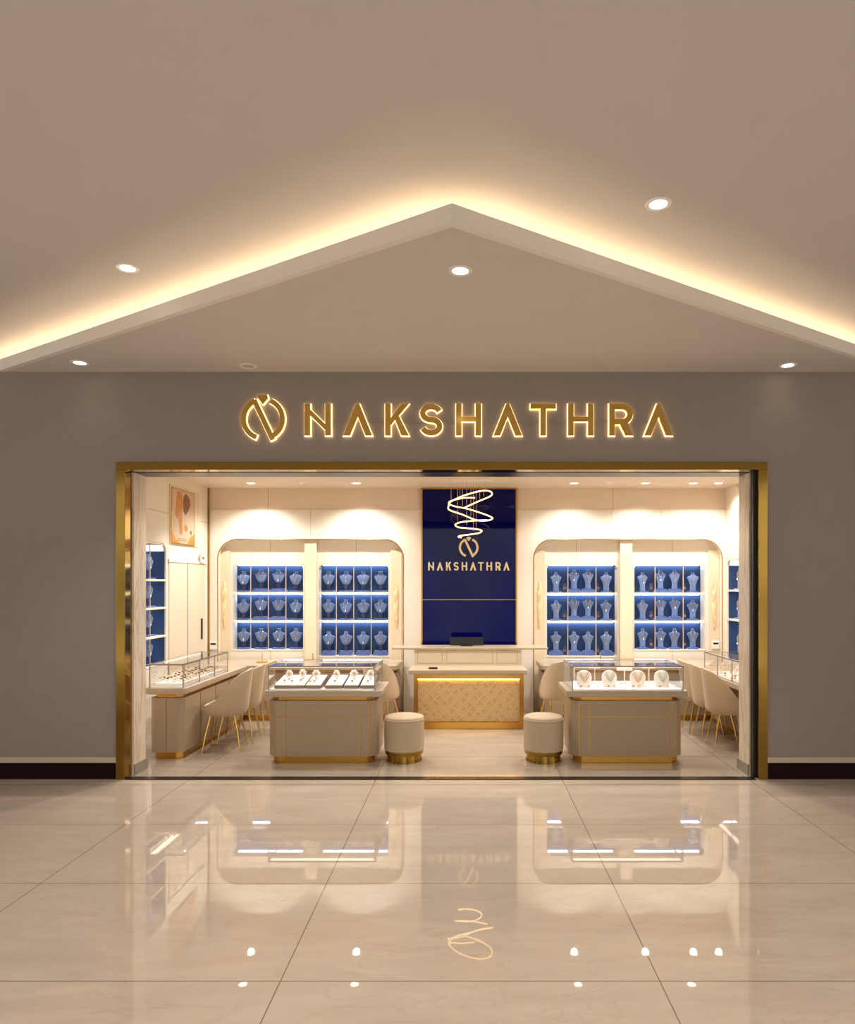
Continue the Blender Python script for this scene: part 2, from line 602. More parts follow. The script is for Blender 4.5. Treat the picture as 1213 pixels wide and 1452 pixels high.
def arch_notch(x0, x1, zt, r=R_, seg=10):
    pts = [(x0, 0)]
    for i in range(seg + 1):
        a = PI - PI / 2 * i / seg
        pts.append((x0 + r + r * math.cos(a), zt - r + r * math.sin(a)))
    for i in range(seg + 1):
        a = PI / 2 - PI / 2 * i / seg
        pts.append((x1 - r + r * math.cos(a), zt - r + r * math.sin(a)))
    pts.append((x1, 0))
    return pts


outline = [(XL, 0)] + arch_notch(*AL) + arch_notch(*AR) + [(XR, 0), (XR, ZB), (XL, ZB)]
bw_m = panel_mat('back_wall_panels', (240, 229, 212), (196, 172, 140), xs=(-2.76, -2.17, 1.42, 1.98, 2.66), half=.003)
struct(MB().prism(outline, a=YB, b=YB + .114).build('wall_back', bw_m))
bb_m = panel_mat('upper_band_panels', (230, 212, 188), (176, 150, 116), xs=(-2.76, 2.0), half=.003)
struct(MB().box(XL, XR, YB + .02, YB + .12, ZB, ZC).build('wall_back_band', bb_m))
ni_m = panel_mat('niche_panels', (240, 229, 210), (190, 164, 130), xs=(-2.755, -1.56, 1.51, 2.85), half=.003)
YNICHE = YB + .115              # niche panel plane, the showcases sit flush in it
YN, DN, FWS = YB + .315, .205, .016
dS = D0 + YN - DN
CASES = [(330, 430, .845, 2.03), (452, 551, .755, 2.03), (776, 876, .755, 2.03), (900, 1000, .845, 2.03)]
holes = [rrect(px(a, dS) - FWS - .002, px(c, dS) + FWS + .002, z0 - FWS - .002, z1 + FWS + .002, .07, .07) for a, c, z0, z1 in CASES]
struct(MB().prism([(XL, 0), (XR, 0), (XR, ZC), (XL, ZC)], holes, a=YNICHE, b=YNICHE + .02).build('wall_niche', ni_m))
for i, (x0, x1) in enumerate(((-2.262, -2.096), (2.106, 2.272))):
    struct(MB().box(x0, x1, YB + .03, YNICHE, 0, 2.375).build('trim_%d' % (5 + i), M['beige'], bevel=.004))
# arch edges: thin brass line round each arch
for i, a in enumerate((AL, AR)):
    path = [(x, YB - .004, z) for x, z in arch_notch(*a)]
    struct(MB().tube(path, .006, 6).build('trim_%d' % (7 + i), M['brass_satin'], smooth=40))
# gold corner strip left
struct(MB().box(XL, XL + .02, YB - .03, YB, 0, ZC).build('trim_9', M['brass'], bevel=.004))

# flush door on the left wall
door = MB().box(XL, XL + .012, 2.06, 3.20, 0, 2.02).build('door_1', M['beige'], bevel=.003)
struct(door)
MB().box(XL + .012, XL + .03, 3.05, 3.075, 1.02, 1.30).build('door_handle', M['bronze_dark'], door, bevel=.004)
MB().box(XL + .012, XL + .016, 2.60, 2.606, 0, 2.02).build('door_joint', M['bronze_dark'], door)
struct(MB().box(XL, XL + .02, 2.04, 3.26, 2.02, 2.06).build('trim_10', M['cream'], bevel=.004))

# blue glass centre panel with a thin brass frame, lettering
PX0, PX1, PZ0 = -.645, .675, .86
bp = thing('feature_panel', 'tall glossy blue glass panel with gold lettering behind the desk', 'wall panel', (0, YB - .001, PZ0))
pz1 = ZC - PZ0 - .002
bpm = MB().box(PX0 + .02, PX1 - .02, -.03, 0, 0.0, pz1 - .02).build('glass_sheet', M['blue_glass'], bp)
t = MB()
t.box(PX0, PX0 + .02, -.04, 0, 0, pz1); t.box(PX1 - .02, PX1, -.04, 0, 0, pz1); t.box(PX0 + .02, PX1 - .02, -.04, 0, pz1 - .02, pz1)
t.build('brass_border', M['brass_satin'], bp)
t = MB()
t.box(PX0 + .02, PX1 - .02, -.0315, -.03, .68, .684)
t.build('panel_joint', M['gold'], bp)

# ------------------------------------------------------------------ lettering
def offset_poly(poly, e):
    if e == 0: return list(poly)
    area = sum(poly[i][0] * poly[(i + 1) % len(poly)][1] - poly[(i + 1) % len(poly)][0] * poly[i][1] for i in range(len(poly)))
    P = [Vector(p) for p in (poly if area > 0 else list(reversed(poly)))]
    out = []
    n = len(P)
    for i in range(n):
        a, c, d = P[i - 1], P[i], P[(i + 1) % n]
        u, w = (c - a).normalized(), (d - c).normalized()
        n1, n2 = Vector((u.y, -u.x)), Vector((w.y, -w.x))
        k = n1 + n2
        k = k / max(.5, k.length_squared / 2)
        out.append(tuple(c + k * e))
    return out


def ribbon(pts, w):
    P = [Vector(p) for p in pts]
    L, R = [], []
    n = len(P)
    for i in range(n):
        a, c = P[max(0, i - 1)], P[min(n - 1, i + 1)]
        t = (c - a).normalized()
        s = Vector((-t.y, t.x)) * (w / 2)
        L.append(tuple(P[i] + s)); R.append(tuple(P[i] - s))
    return R + list(reversed(L))


def arc(cx, cz, rx, rz, a0, a1, k=14):
    return [(cx + rx * math.cos(math.radians(a0 + (a1 - a0) * i / k)), cz + rz * math.sin(math.radians(a0 + (a1 - a0) * i / k))) for i in range(k + 1)]


def glyph(ch, w, s=.178):
    """outlines of a capital of height 1 and width w"""
    if ch == 'N':
        k = s * 1.25
        return [[(0, 0), (s, 0), (s, .995), (0, .995)], [(w - s, .005), (w, .005), (w, 1), (w - s, 1)],
                [(0, 1), (0, .80), (w, 0), (w, .20)]]
    if ch == 'V':
        sx, h = s * 1.2, .05
        m = (w / 2 - sx) / (w / 2 - h)
        return [[(0, 0), (w / 2 - h, 1), (w / 2 + h, 1), (w, 0), (w - sx, 0), (w / 2, m), (sx, 0)]]
    if ch == 'K':
        return [[(0, 0), (s, 0), (s, 1), (0, 1)], [(s, .33), (w, 1), (w - s * 1.35, 1), (s, .56)][::-1],
                [(s * 1.7, .52), (w - s * 1.35, 0), (w, 0), (s * 2.35, .655)]]
    if ch == 'S':
        rz = (.5 - s / 2) / 2
        rx = (w - s) / 2
        p = arc(w / 2, .5 + rz, rx, rz, 18, 270) + arc(w / 2, .5 - rz, rx, rz, 90, -162)[1:]
        return [ribbon(p, s)]
    if ch == 'H':
        return [[(0, 0), (s, 0), (s, 1), (0, 1)], [(w - s, 0), (w, 0), (w, 1), (w - s, 1)], [(s, .44), (w - s, .44), (w - s, .60), (s, .60)]]
    if ch == 'T':
        return [[(0, 1 - s * .9), (w, 1 - s * .9), (w, 1), (0, 1)], [(w / 2 - s / 2, 0), (w / 2 + s / 2, 0), (w / 2 + s / 2, 1 - s * .9), (w / 2 - s / 2, 1 - s * .9)]]
    if ch == 'R':
        zt, zb = 1 - s / 2, .44
        r = (zt - zb) / 2
        p = [(s, zt)] + arc(w - s / 2 - r, (zt + zb) / 2, r, r, 90, -90) + [(s, zb)]
        return [[(0, 0), (s, 0), (s, 1), (0, 1)], ribbon(p, s), [(w * .42, .40), (w - s * 1.3, 0), (w, 0), (w * .42 + s * 1.5, .44)]]


def emblem():
    left = [(27.6 * math.cos(math.radians(a)), 27.6 * math.sin(math.radians(a))) for a in range(114, 251, 8)]
    right = [(27.6 * math.cos(math.radians(a)), 27.6 * math.sin(math.radians(a))) for a in range(66, -69, -8)]
    diag = ribbon([(-12.5, 26.5), (14.0, -29.5)], 7.2)
    gem = [(-6.3, 33.8), (6.0, 33.8), (7.2, 29.2), (-.3, 20.3), (-7.2, 29.2)]
    return [ribbon(left, 7.0), ribbon(right, 7.0), diag, gem]


SPANS = [('N', 433.5, 470.5), ('V', 488, 529), ('K', 547, 580.7), ('S', 596, 628), ('H', 647, 682.6), ('V', 699.7, 740.3),
         ('T', 752, 788), ('H', 805, 841), ('R', 863, 896.5), ('V', 912.5, 953)]
NAMES = {'V': 'crossbarless_letter'}
k0 = D0 / F
sign = thing('shop_sign', 'halo-lit gold lettering and ring emblem on the taupe wall above the entrance', 'sign', (0, 0, H + (CY - 619.0) * k0))


def sign_piece(name, polys, sx, x0, z0, parent, y_face, y_back, thick, halo=None, mface=None):
    """polys in their own units, scaled by sx metres"""
    q = [[(x0 + p[0] * sx, z0 + p[1] * sx) for p in pl] for pl in polys]
    m = MB()
    for i, pl in enumerate(q):
        m.prism(pl, a=y_face + i * .00015, b=y_face + thick)
    o = m.build(name, mface, parent)
    if halo:
        m = MB()
        for pl in q:
            m.prism(offset_poly(pl, .006), a=y_face + thick, b=y_back)
        m.build('halo_backing', halo, o)
    return o


caph = 45.0 * k0
for ch, xa, xb in SPANS:
    w = (xb - xa) / 45.0
    sign_piece('letter', glyph(ch, w), caph, (xa - CX) * k0, 0.0, sign, -.042, -.006, .024, M['halo'], M['gold'])
sign_piece('emblem', emblem(), k0, (374.7 - CX) * k0, (619.0 - 595.2) * k0, sign, -.042, -.006, .024, M['halo'], M['gold'])
m = MB()
m.box((433 - CX) * k0, (953 - CX) * k0, -.006, 0, .12, .15).box((352 - CX) * k0, (398 - CX) * k0, -.006, 0, .12, .15)
m.build('mounting_rail', M['wallpaint'], sign)

kb = (D0 + YB - .03) / F
zb_ = H + (CY - 809.0) * kb - PZ0
for ch, xa, xb in SPANS:
    xa2 = 607.5 + (xa - 433.5) * (115.5 / 519.5); xb2 = 607.5 + (xb - 433.5) * (115.5 / 519.5)
    sign_piece('letter', glyph(ch, (xb2 - xa2) / 12.0), 12.0 * kb, (xa2 - CX) * kb, zb_, bp, -.036, -.03, .006, None, M['letter'])
sign_piece('emblem', emblem(), kb * .45, (665 - CX) * kb, zb_ + 32.5 * kb, bp, -.036, -.03, .006, None, M['letter'])

# ------------------------------------------------------------------ downlights
def make_downlight(lit=True):
    t = thing('recessed_downlight', '', 'ceiling light')
    MB().lathe([(.050, 0), (.050, -.004), (.072, -.006), (.075, -.001), (.075, .0)], 28).build('trim_ring', M['white'], t, smooth=40)
    MB().lathe([(0, -.003), (.050, -.003)], 28).build('lens', M['lens'] if lit else M['lens_off'], t)
    return t


dl_proto = None


def downlight(x, y, z, label, group, watt, angle=100, blend=.6, rgb=(1, .96, .91), size=.04, tilt=0.0, lit=True):
    global dl_proto
    if dl_proto is None or not lit:
        t = make_downlight(lit)
        t.location = (x, y, z)
        t['label'] = label; t['group'] = group
        if lit: dl_proto = t
    else:
        t = dup_plain(dl_proto, (x, y, z), label, group)
    if watt > 0:
        L = bpy.data.lights.new('downlight_lamp', 'SPOT')
        L.energy = watt; L.spot_size = math.radians(angle); L.spot_blend = blend
        L.color = rgb; L.shadow_soft_size = size
        o = bpy.data.objects.new('lamp', L)
        COL.objects.link(o)
        o.location = (x, y, z - .03)
        o.rotation_euler = (tilt, 0, 0)
    return t


def dup_plain(root, loc, label, group):
    return dup(root, loc, None, label, group)


G1 = 'recessed downlights in the mall ceiling'
downlight(.5 * (ZUP - H), (ZUP - H) / .540 - D0, ZUP, 'bright recessed downlight in the upper ceiling right of the cove point', G1, MALL_SPOT)
downlight(-483 / 449 * (ZUP - H), (ZUP - H) / .449 - D0, ZUP, 'bright recessed downlight in the upper ceiling above the left cove arm', G1, MALL_SPOT)
downlight(-.047, 4.31 - D0, ZLOW, 'bright recessed downlight in the middle of the pointed ceiling', G1, MALL_SPOT)
downlight(-3.36, 6.10 - D0, ZLOW, 'small lit downlight in the pointed ceiling near its left corner', G1, MALL_SPOT * .008)
downlight(-1.93, 6.19 - D0, ZLOW, 'unlit flush downlight in the pointed ceiling above the ring emblem', G1, 0, lit=False)
downlight(2.80, 6.17 - D0, ZLOW, 'small lit downlight in the pointed ceiling near its right corner', G1, MALL_SPOT * .008)
# unseen spots without fittings, added behind the viewpoint to fill the mall
for x in (-4.2, -1.4, 1.4, 4.2):
    for y in (-4.2, -6.6):
        L = bpy.data.lights.new('mall_fill_spot', 'SPOT')
        L.energy = MALL_SPOT; L.spot_size = math.radians(110); L.spot_blend = .7; L.color = (1, .96, .91); L.shadow_soft_size = .06
        o = bpy.data.objects.new('mall_fill_spot', L); COL.objects.link(o); o.location = (x, y, ZUP - .03)

G2 = 'recessed downlights in the shop ceiling'
rowx = [(-2.84, 'far row, first from the left wall'), (-1.46, 'far row, second from the left wall'), (1.39, 'far row, nearest right of the blue panel'),
        (2.32, 'far row, second right of the blue panel'), (2.95, 'far row, third right of the blue panel'), (3.28, 'far row, next to the right wall')]
for x, w in rowx:
    downlight(x, 2.86, ZC, 'shop ceiling downlight, ' + w, G2, SHOP_SPOT * (.80 if x < 0 else .55 if x < 2.5 else .38), 135, .75, (1, .97, .92))
for x, w in ((-2.72, 'second row, nearest the left wall'), (-1.37, 'second row, over the gap left of the desk'), (1.33, 'second row, over the right of the desk'), (2.7, 'second row, nearest the right wall')):
    downlight(x, 2.15, ZC, 'shop ceiling downlight, ' + w, G2, SHOP_SPOT * .75, 110, .6, (1, .97, .92))
for x, w in ((-2.5, 'added unseen front row, over the left aisle'), (-.9, 'added unseen front row, over the left display counter'), (.75, 'added unseen front row, over the right stool'), (2.3, 'added unseen front row, over the right display counter')):
    downlight(x, 1.0, ZC, 'shop ceiling downlight, ' + w, G2, SHOP_SPOT * .66, 120, .7, (1, .97, .92))  # unseen row, added to light the counters
for x, w in ((-2.17, 'left'), (-1.72, 'middle left'), (1.82, 'right')):
    o = MB().lathe([(0, -.03), (.02, -.03), (.024, -.012), (.05, -.008), (.055, 0), (0, 0)], 20).build('smoke_detector', M['white'], smooth=40, loc=(x, 2.8, ZC))
    tag(o, {'left': 'small white round detector on the shop ceiling, leftmost of three', 'middle left': 'small white round detector on the shop ceiling left of the chandelier',
            'right': 'small white round detector on the shop ceiling right of the chandelier'}[w], 'detector', 'ceiling detectors')

# ------------------------------------------------------------------ necklace busts
def ell(hw, hd, z, y0=0.0, n=28, p=2.4):
    out = []
    for i in range(n):
        t = 2 * PI * i / n
        c, s = math.cos(t), math.sin(t)
        out.append((hw * math.copysign(abs(c) ** (2 / p), c), y0 + hd * math.copysign(abs(s) ** (2 / p), s), z))
    return out


SHORT = [(.098, .010, .010), (.102, .026, .014), (.115, .044, .019), (.140, .060, .023), (.172, .074, .025), (.202, .086, .024), (.216, .090, .021), (.225, .082, .018),
         (.234, .056, .016), (.246, .032, .015), (.268, .026, .015), (.282, .031, .018), (.286, .026, .014)]
TALL = [(.018, .036, .020), (.022, .042, .022), (.070, .037, .021), (.110, .039, .021), (.150, .052, .023), (.190, .070, .025), (.212, .080, .023), (.226, .070, .020),
        (.238, .036, .017), (.250, .025, .016), (.268, .022, .016), (.281, .025, .017), (.285, .020, .013)]


def front_at(prof, x, z):
    for (za, wa, da), (zb, wb, db) in zip(prof, prof[1:]):
        if za <= z <= zb:
            t = (z - za) / (zb - za)
            hw, hd = wa + (wb - wa) * t, da + (db - da) * t
            u = min(.98, abs(x) / hw)
            return -hd * (1 - u ** 2.4) ** (1 / 2.4)
    return 0.0


def make_bust(prof, stem):
    t = thing('necklace_bust', '', 'necklace bust')
    MB().loft([ell(w, d, z) for z, w, d in prof]).build('torso', M['bust'], t, smooth=50)
    m = MB()
    bw = .088 if stem else .075
    m.prism(rrect(-bw, bw, -.05, .05, .012, .012, .012, .012, 3), a=0, b=.018, axis='z')
    o = m.build('base', M['plinthblue'], t, bevel=.004)
    if stem:
        MB().box(-.026, .026, -.012, .012, .016, .116).build('stem', M['bust_dark'], t, bevel=.004)
    return t


def make_necklace(prof, z_drop, metal, stone):
    t = thing('pendant_necklace', '', 'necklace')
    top = prof[-4][0]
    pts = []
    xs = .030 if prof is SHORT else .026
    for i in range(25):
        u = -1 + 2 * i / 24
        x = u * (xs + .028 * (1 - abs(u)) * 1.2)
        z = z_drop + (top - z_drop) * abs(u) ** 1.15
        pts.append((x, front_at(prof, x, z) - .0050 - .004 * abs(u), z))
    MB().tube(pts, .0036, 6).build('chain', metal, t, smooth=60)
    y = front_at(prof, 0, z_drop) - .0105
    MB().lathe([(0, -.020), (.006, -.014), (.0095, -.004), (.007, .006), (.003, .012), (0, .014)], 12, (0, y, z_drop - .008)).build('pendant', stone, t, smooth=50)
    return t


bust_short, bust_tall = make_bust(SHORT, True), make_bust(TALL, False)
neck = {('s', 0): make_necklace(SHORT, .141, M['silver'], M['diamond']), ('s', 1): make_necklace(SHORT, .156, M['rose_gold'], M['coral']),
        ('t', 0): make_necklace(TALL, .150, M['gold'], M['diamond']), ('t', 1): make_necklace(TALL, .125, M['rose_gold'], M['coral'])}
used = set()


def place(proto, loc, rz, label, group):
    if id(proto) not in used:
        used.add(id(proto))
        proto.location = loc; proto.rotation_euler = (0, 0, rz)
        proto['label'] = label; proto['group'] = group
        return proto
    return dup(proto, loc, rz, label, group)


def place_bust(kind, loc, rz, where, k, group_tail):
    place(bust_short if kind == 's' else bust_tall, loc, rz, 'blue velvet necklace bust, ' + where, 'blue busts ' + group_tail)
    col = {('s', 0): 'silver', ('s', 1): 'rose gold', ('t', 0): 'gold', ('t', 1): 'rose gold'}[(kind, k)]
    place(neck[(kind, k)], loc, rz, col + ' pendant necklace on bust, ' + where, 'pendant necklaces ' + group_tail)


# ------------------------------------------------------------------ showcases
def showcase(name, label, w, z0, z1, shelves, depth, frame_w, loc, rz, divs=(), round_r=.07, lining=False):
    """open cabinet; local x across, -y towards the viewer, z up from z0=0"""
    h = z1 - z0
    t = thing('showcase', label, 'showcase', (loc[0], loc[1], z0), rz, 'lit blue wall showcases')
    outer = [(-w / 2 - frame_w, -frame_w), (w / 2 + frame_w, -frame_w), (w / 2 + frame_w, h + frame_w), (-w / 2 - frame_w, h + frame_w)]
    outer = rrect(-w / 2 - frame_w, w / 2 + frame_w, -frame_w, h + frame_w, round_r, round_r, .0, .0)
    inner = rrect(-w / 2, w / 2, 0, h, round_r, round_r, 0, 0)
    MB().prism(outer, [inner], a=-depth, b=-depth + .02).build('front_frame', M['cream'], t, bevel=.004)
    m = MB()
    m.box(-w / 2 - frame_w, -w / 2, -depth + .02, 0, -frame_w, h - round_r)
    m.box(w / 2, w / 2 + frame_w, -depth + .02, 0, -frame_w, h - round_r)
    m.box(-w / 2, w / 2, -depth + .02, 0, -frame_w, 0)
    m.box(-w / 2 + .045, w / 2 - .045, -depth + .02, 0, h, h + .012)
    m.build('cabinet_body', M['cream'], t)
    MB().box(-w / 2, w / 2, -.012, 0, 0, h).build('back_panel', M['navy'], t)
    if lining:
        MB().box(-w / 2, -w / 2 + .008, -depth + .02, -.012, 0, h - round_r).box(w / 2 - .008, w / 2, -depth + .02, -.012, 0, h - round_r).build('side_lining', M['navy'], t)
    for s in shelves:
        MB().box(-w / 2, w / 2, -depth, -.012, s - z0 - .012, s - z0 + .012).build('shelf', M['cream'], t, bevel=.003)
    tops = [s - z0 - .012 for s in shelves] + [h]
    for zt in tops:
        MB().box(-w / 2 + .03, w / 2 - .03, -.062, -.014, zt - .010, zt).build('led_strip', M['led_cool'], t)
    for x in divs:
        MB().box(x - .005, x + .005, -depth + .021, -depth + .028, 0, h).build('divider', M['cream_trim'], t)
    return t


ORD = ['first', 'second', 'third', 'fourth', 'fifth', 'sixth', 'seventh', 'eighth', 'ninth', 'tenth', 'eleventh', 'twelfth']
SHW = [  # x0 px, x1 px, z0, z1, shelves, kind, name
    (330, 430, .845, 2.03, (1.635, 1.240), 's', 'outer left back showcase'),
    (452, 551, .755, 2.03, (1.635, 1.240), 's', 'inner left back showcase'),
    (776, 876, .755, 2.03, (1.625, 1.235), 't', 'inner right back showcase'),
    (900, 1000, .845, 2.03, (1.625, 1.235), 't', 'outer right back showcase'),
]
ROWN = ['top shelf', 'middle shelf', 'bottom shelf']
for (a, c, z0, z1, sh, kind, nm) in SHW:
    x0, x1 = px(a, dS), px(c, dS)
    w = x1 - x0 - .0
    xc = (x0 + x1) / 2
    divs = (-w / 4 + .0, 0, w / 4) if kind == 's' else (-w * .2, w * .2)
    showcase('showcase', {'outer left back showcase': 'blue-lined lit wall showcase nearest the left wall, short busts inside',
                          'inner left back showcase': 'blue-lined lit wall showcase left of the blue panel, short busts inside',
                          'inner right back showcase': 'blue-lined lit wall showcase right of the blue panel, slim busts inside',
                          'outer right back showcase': 'blue-lined lit wall showcase nearest the right wall, slim busts and small pieces inside'}[nm],
             w, z0, z1, sh, DN, FWS, (xc, YN, 0), 0, divs)
    floors = [sh[0] + .012, sh[1] + .012, z0]
    for r, zf in enumerate(floors):
        if kind == 's':
            xs = [-.375 * w, -.125 * w, .125 * w, .375 * w]
        else:
            xs = [-.36 * w, -.10 * w, .10 * w, .36 * w]
        for k, x in enumerate(xs):
            y = YN - .10 + random.uniform(-.01, .01)
            rz = random.uniform(-.12, .12) - (.22 if k == 0 and kind == 't' else 0) * -1 - (.22 if k == 3 and kind == 't' else 0)
            lift = 0.0
            if kind == 't' and r < 2 and k in (1, 2): lift = .035
            if kind == 's' and r < 2 and k in (1, 2) and nm.startswith('outer'): lift = .03
            if r == 2 and 'inner' in nm: lift = .045
            place_bust(kind, (xc + x, y, zf + lift + .001 + (.001 if lift else 0)), rz, '%s from left, %s, %s' % (ORD[k], ROWN[r], nm), (k + r) % 2 if kind == 's' else (k // 2 + r) % 2, 'in the ' + nm)
            if r == 2 and 'inner' in nm:
                o = MB().prism(rrect(-.095, .095, -.06, .06, .012, .012, .012, .012, 3), a=0, b=.045, axis='z').build('display_block', M['plinthblue'], bevel=.005, loc=(xc + x, y, zf + .001))
                tag(o, 'blue velvet block under bust, %s from left, %s' % (ORD[k], nm), 'display block', 'blue velvet blocks')
        if (kind == 't' and r < 2) or (kind == 's' and r < 2 and nm.startswith('outer')):
            hh = .035 if kind == 't' else .03
            hw = .24 if kind == 's' else .20
            o = MB().prism(rrect(-hw, hw, -.068, .068, .02, .02, .02, .02, 3), a=0, b=hh, axis='z').build('display_block', M['plinthblue'], bevel=.006, loc=(xc, YN - .10, zf + .001))
            tag(o, 'long blue velvet block under two busts, %s, %s' % (ROWN[r], nm), 'display block', 'blue velvet blocks')
        if kind == 't':   # small brooch stands between the busts
            for q, x in enumerate((-.235 * w, .235 * w)):
                s = thing('earring_stand', 'small dark stand with hanging earrings, %s busts, %s, %s' % (('between left', 'between right')[q], ROWN[r], nm), 'earring stand', (xc + x, YN - .10, zf + .001), 0, 'earring stands')
                MB().loft([ell(.030, .010, 0), ell(.034, .010, .05), ell(.022, .008, .12), ell(.006, .004, .135)]).build('card', M['bust_dark'], s, smooth=50)
                g = MB()
                for sx in (-.011, .011):
                    g.tube([(sx + .008 * math.cos(a), -.0125, .065 + .018 * math.sin(a)) for a in [2 * PI * i / 12 for i in range(12)]], .0025, 5, True)
                g.build('earring_pair', M['rose_gold'], s, smooth=60)

# side wall showcases
nW = LN['y1'] - LN['y0']
showcase('showcase', 'blue-lined lit wall showcase in the left wall beside the door', nW - .03, LN['z0'] + .02, LN['z1'] - .02, (1.80, 1.475, 1.145), .30, .014,
         (XL - .30, (LN['y0'] + LN['y1']) / 2, 0), PI / 2, (-.10,), lining=True)
for r, zf in enumerate((1.812, 1.487, 1.157, LN['z0'] + .02)):
    place_bust('s', (XL - .10, LN['y0'] + .30, zf + .001), PI / 2 - .15, '%s shelf from the top, left wall showcase' % ORD[r], 0, 'in the left wall showcase')
nW = RN['y1'] - RN['y0']
showcase('showcase', 'blue-lined lit wall showcase in the right wall beside the pier', nW - .03, RN['z0'] + .02, RN['z1'] - .02, (1.67, 1.275), .30, .014,
         (XR + .30, (RN['y0'] + RN['y1']) / 2, 0), -PI / 2, (0,), lining=True)
for r, zf in enumerate((1.682, 1.287, RN['z0'] + .02)):
    for q, y in enumerate((RN['y1'] - .20, RN['y1'] - .56)):
        place_bust('t', (XR + .10, y, zf + .001), -PI / 2, '%s, %s, right wall showcase' % (ROWN[r], ('far end', 'near end')[q]), q, 'in the right wall showcase')

# onyx strips beside the showcases
for k, (x, w) in enumerate((((318.5), 'left of the outer left showcase'), ((562), 'right of the inner left showcase'), ((765.5), 'left of the inner right showcase'), ((1013), 'right of the outer right showcase'))):
    X = px(x, D0 + YB + .09)
    s = thing('wall_sconce', 'glowing carved onyx strip on the niche pier, ' + w, 'wall light', (X, YB + .09, 1.15), 0, 'onyx wall strips')
    wd = .055
    MB().box(-.075, .075, 0.0, .0245, -1.15, 1.08).build('pier', M['beige'], s, bevel=.003)
    rings = [ell(.012, .008, .0), ell(.030, .018, .10), ell(.022, .014, .20), ell(.034, .020, .30), ell(.026, .015, .40), ell(.034, .02, .5), ell(.010, .008, .64)]
    MB().loft([[(p[0], p[1] - .006, p[2]) for p in r] for r in rings]).build('onyx_relief', M['stone'], s, smooth=60)

# small things on the walls
o = thing('wall_control', 'white wall control with black display on the pier left of the back showcases', 'control panel', (-3.505, YB, .86))
MB().box(-.05, .05, -.02, 0, 0, .11).build('housing', M['white'], o, bevel=.004)
MB().box(-.036, .036, -.022, -.02, .062, .086).build('display', M['black'], o)
o2 = dup(o, (3.49, YB - .001, .86), 0, 'white wall control with black display on the pier right of the back showcases')
o2.location.x = 3.44; o2.location.y = YB + .089
s = thing('wall_sensor', 'small white box with dark symbol on the lintel over the door', 'sensor', (XL + .02, 3.06, 2.045))
MB().box(0, .02, -.07, .07, 0, .11).build('housing', M['white'], s, bevel=.004)
m = MB(); m.tube([(.0215, .03 * math.cos(a), .05 + .022 * math.sin(a)) for a in [PI * i / 8 for i in range(9)]], .006, 6); m.box(.02, .023, -.008, .008, .036, .056)
m.build('symbol', M['black'], s)

# poster on the left wall above the door
ps = thing('poster', 'framed poster of golden figures high on the left wall above the door', 'poster', (XL, 2.47, 2.26))
MB().box(.0, .012, -.39, .52, -.02, .70).build('backing_panel', M['beige'], ps, bevel=.003)
MB().box(.012, .020, -.36, .33, 0, .66).build('print', mat('poster_paper', (204, 178, 148), .3, var=.06, scale=4), ps)
t = MB()
for (y0, y1, z0, z1) in ((-.37, -.36, -.01, .67), (.33, .34, -.01, .67), (-.36, .33, -.01, 0), (-.36, .33, .66, .67)): t.box(.012, .024, y0, y1, z0, z1)
t.build('poster_frame', M['gold'], ps)
pc = mat('ochre_print', (196, 128, 44), .4, var=.45, scale=14)
pb = mat('brown_print', (120, 66, 28), .4, var=.4, scale=18)
t = MB()
t.prism([(-.20, .64), (-.06, .64), (-.04, .48), (-.06, .30), (-.05, .12), (-.13, .10), (-.16, .28), (-.22, .30), (-.27, .34), (-.24, .46)], a=.020, b=.0215, axis='x')
t.prism([(.06 + .05 * math.cos(a), .20 + .045 * math.sin(a)) for a in [2 * PI * i / 16 for i in range(16)]], a=.020, b=.0215, axis='x')
t.prism([(-.36, 0), (-.10, 0), (-.26, .05), (-.36, .13)], a=.020, b=.0215, axis='x')
t.prism([(.33, 0), (.33, .14), (.20, .10), (.10, 0)], a=.020, b=.0215, axis='x')
t.build('golden_figure', pc, ps)
t = MB()
t.prism([(-.02, .58), (.06, .64), (.18, .58), (.20, .50), (.13, .42), (.04, .36), (-.02, .42), (-.03, .50)], a=.020, b=.0212, axis='x')
t.prism([(.18, .16), (.23, .19), (.25, .14), (.22, .12)], a=.020, b=.0212, axis='x')
for z in (.035, .055): t.box(.020, .0212, -.20, .08, z, z + .006)
t.build('brown_figure', pb, ps)

# ------------------------------------------------------------------ counters
def chamfer_rect(x0, x1, y0, y1, c):
    return [(x0 + c, y0), (x1 - c, y0), (x1, y0 + c), (x1, y1 - c), (x1 - c, y1), (x0 + c, y1), (x0, y1 - c), (x0, y0 + c)]


ZW0, ZW1, ZG = .655, .716, .951


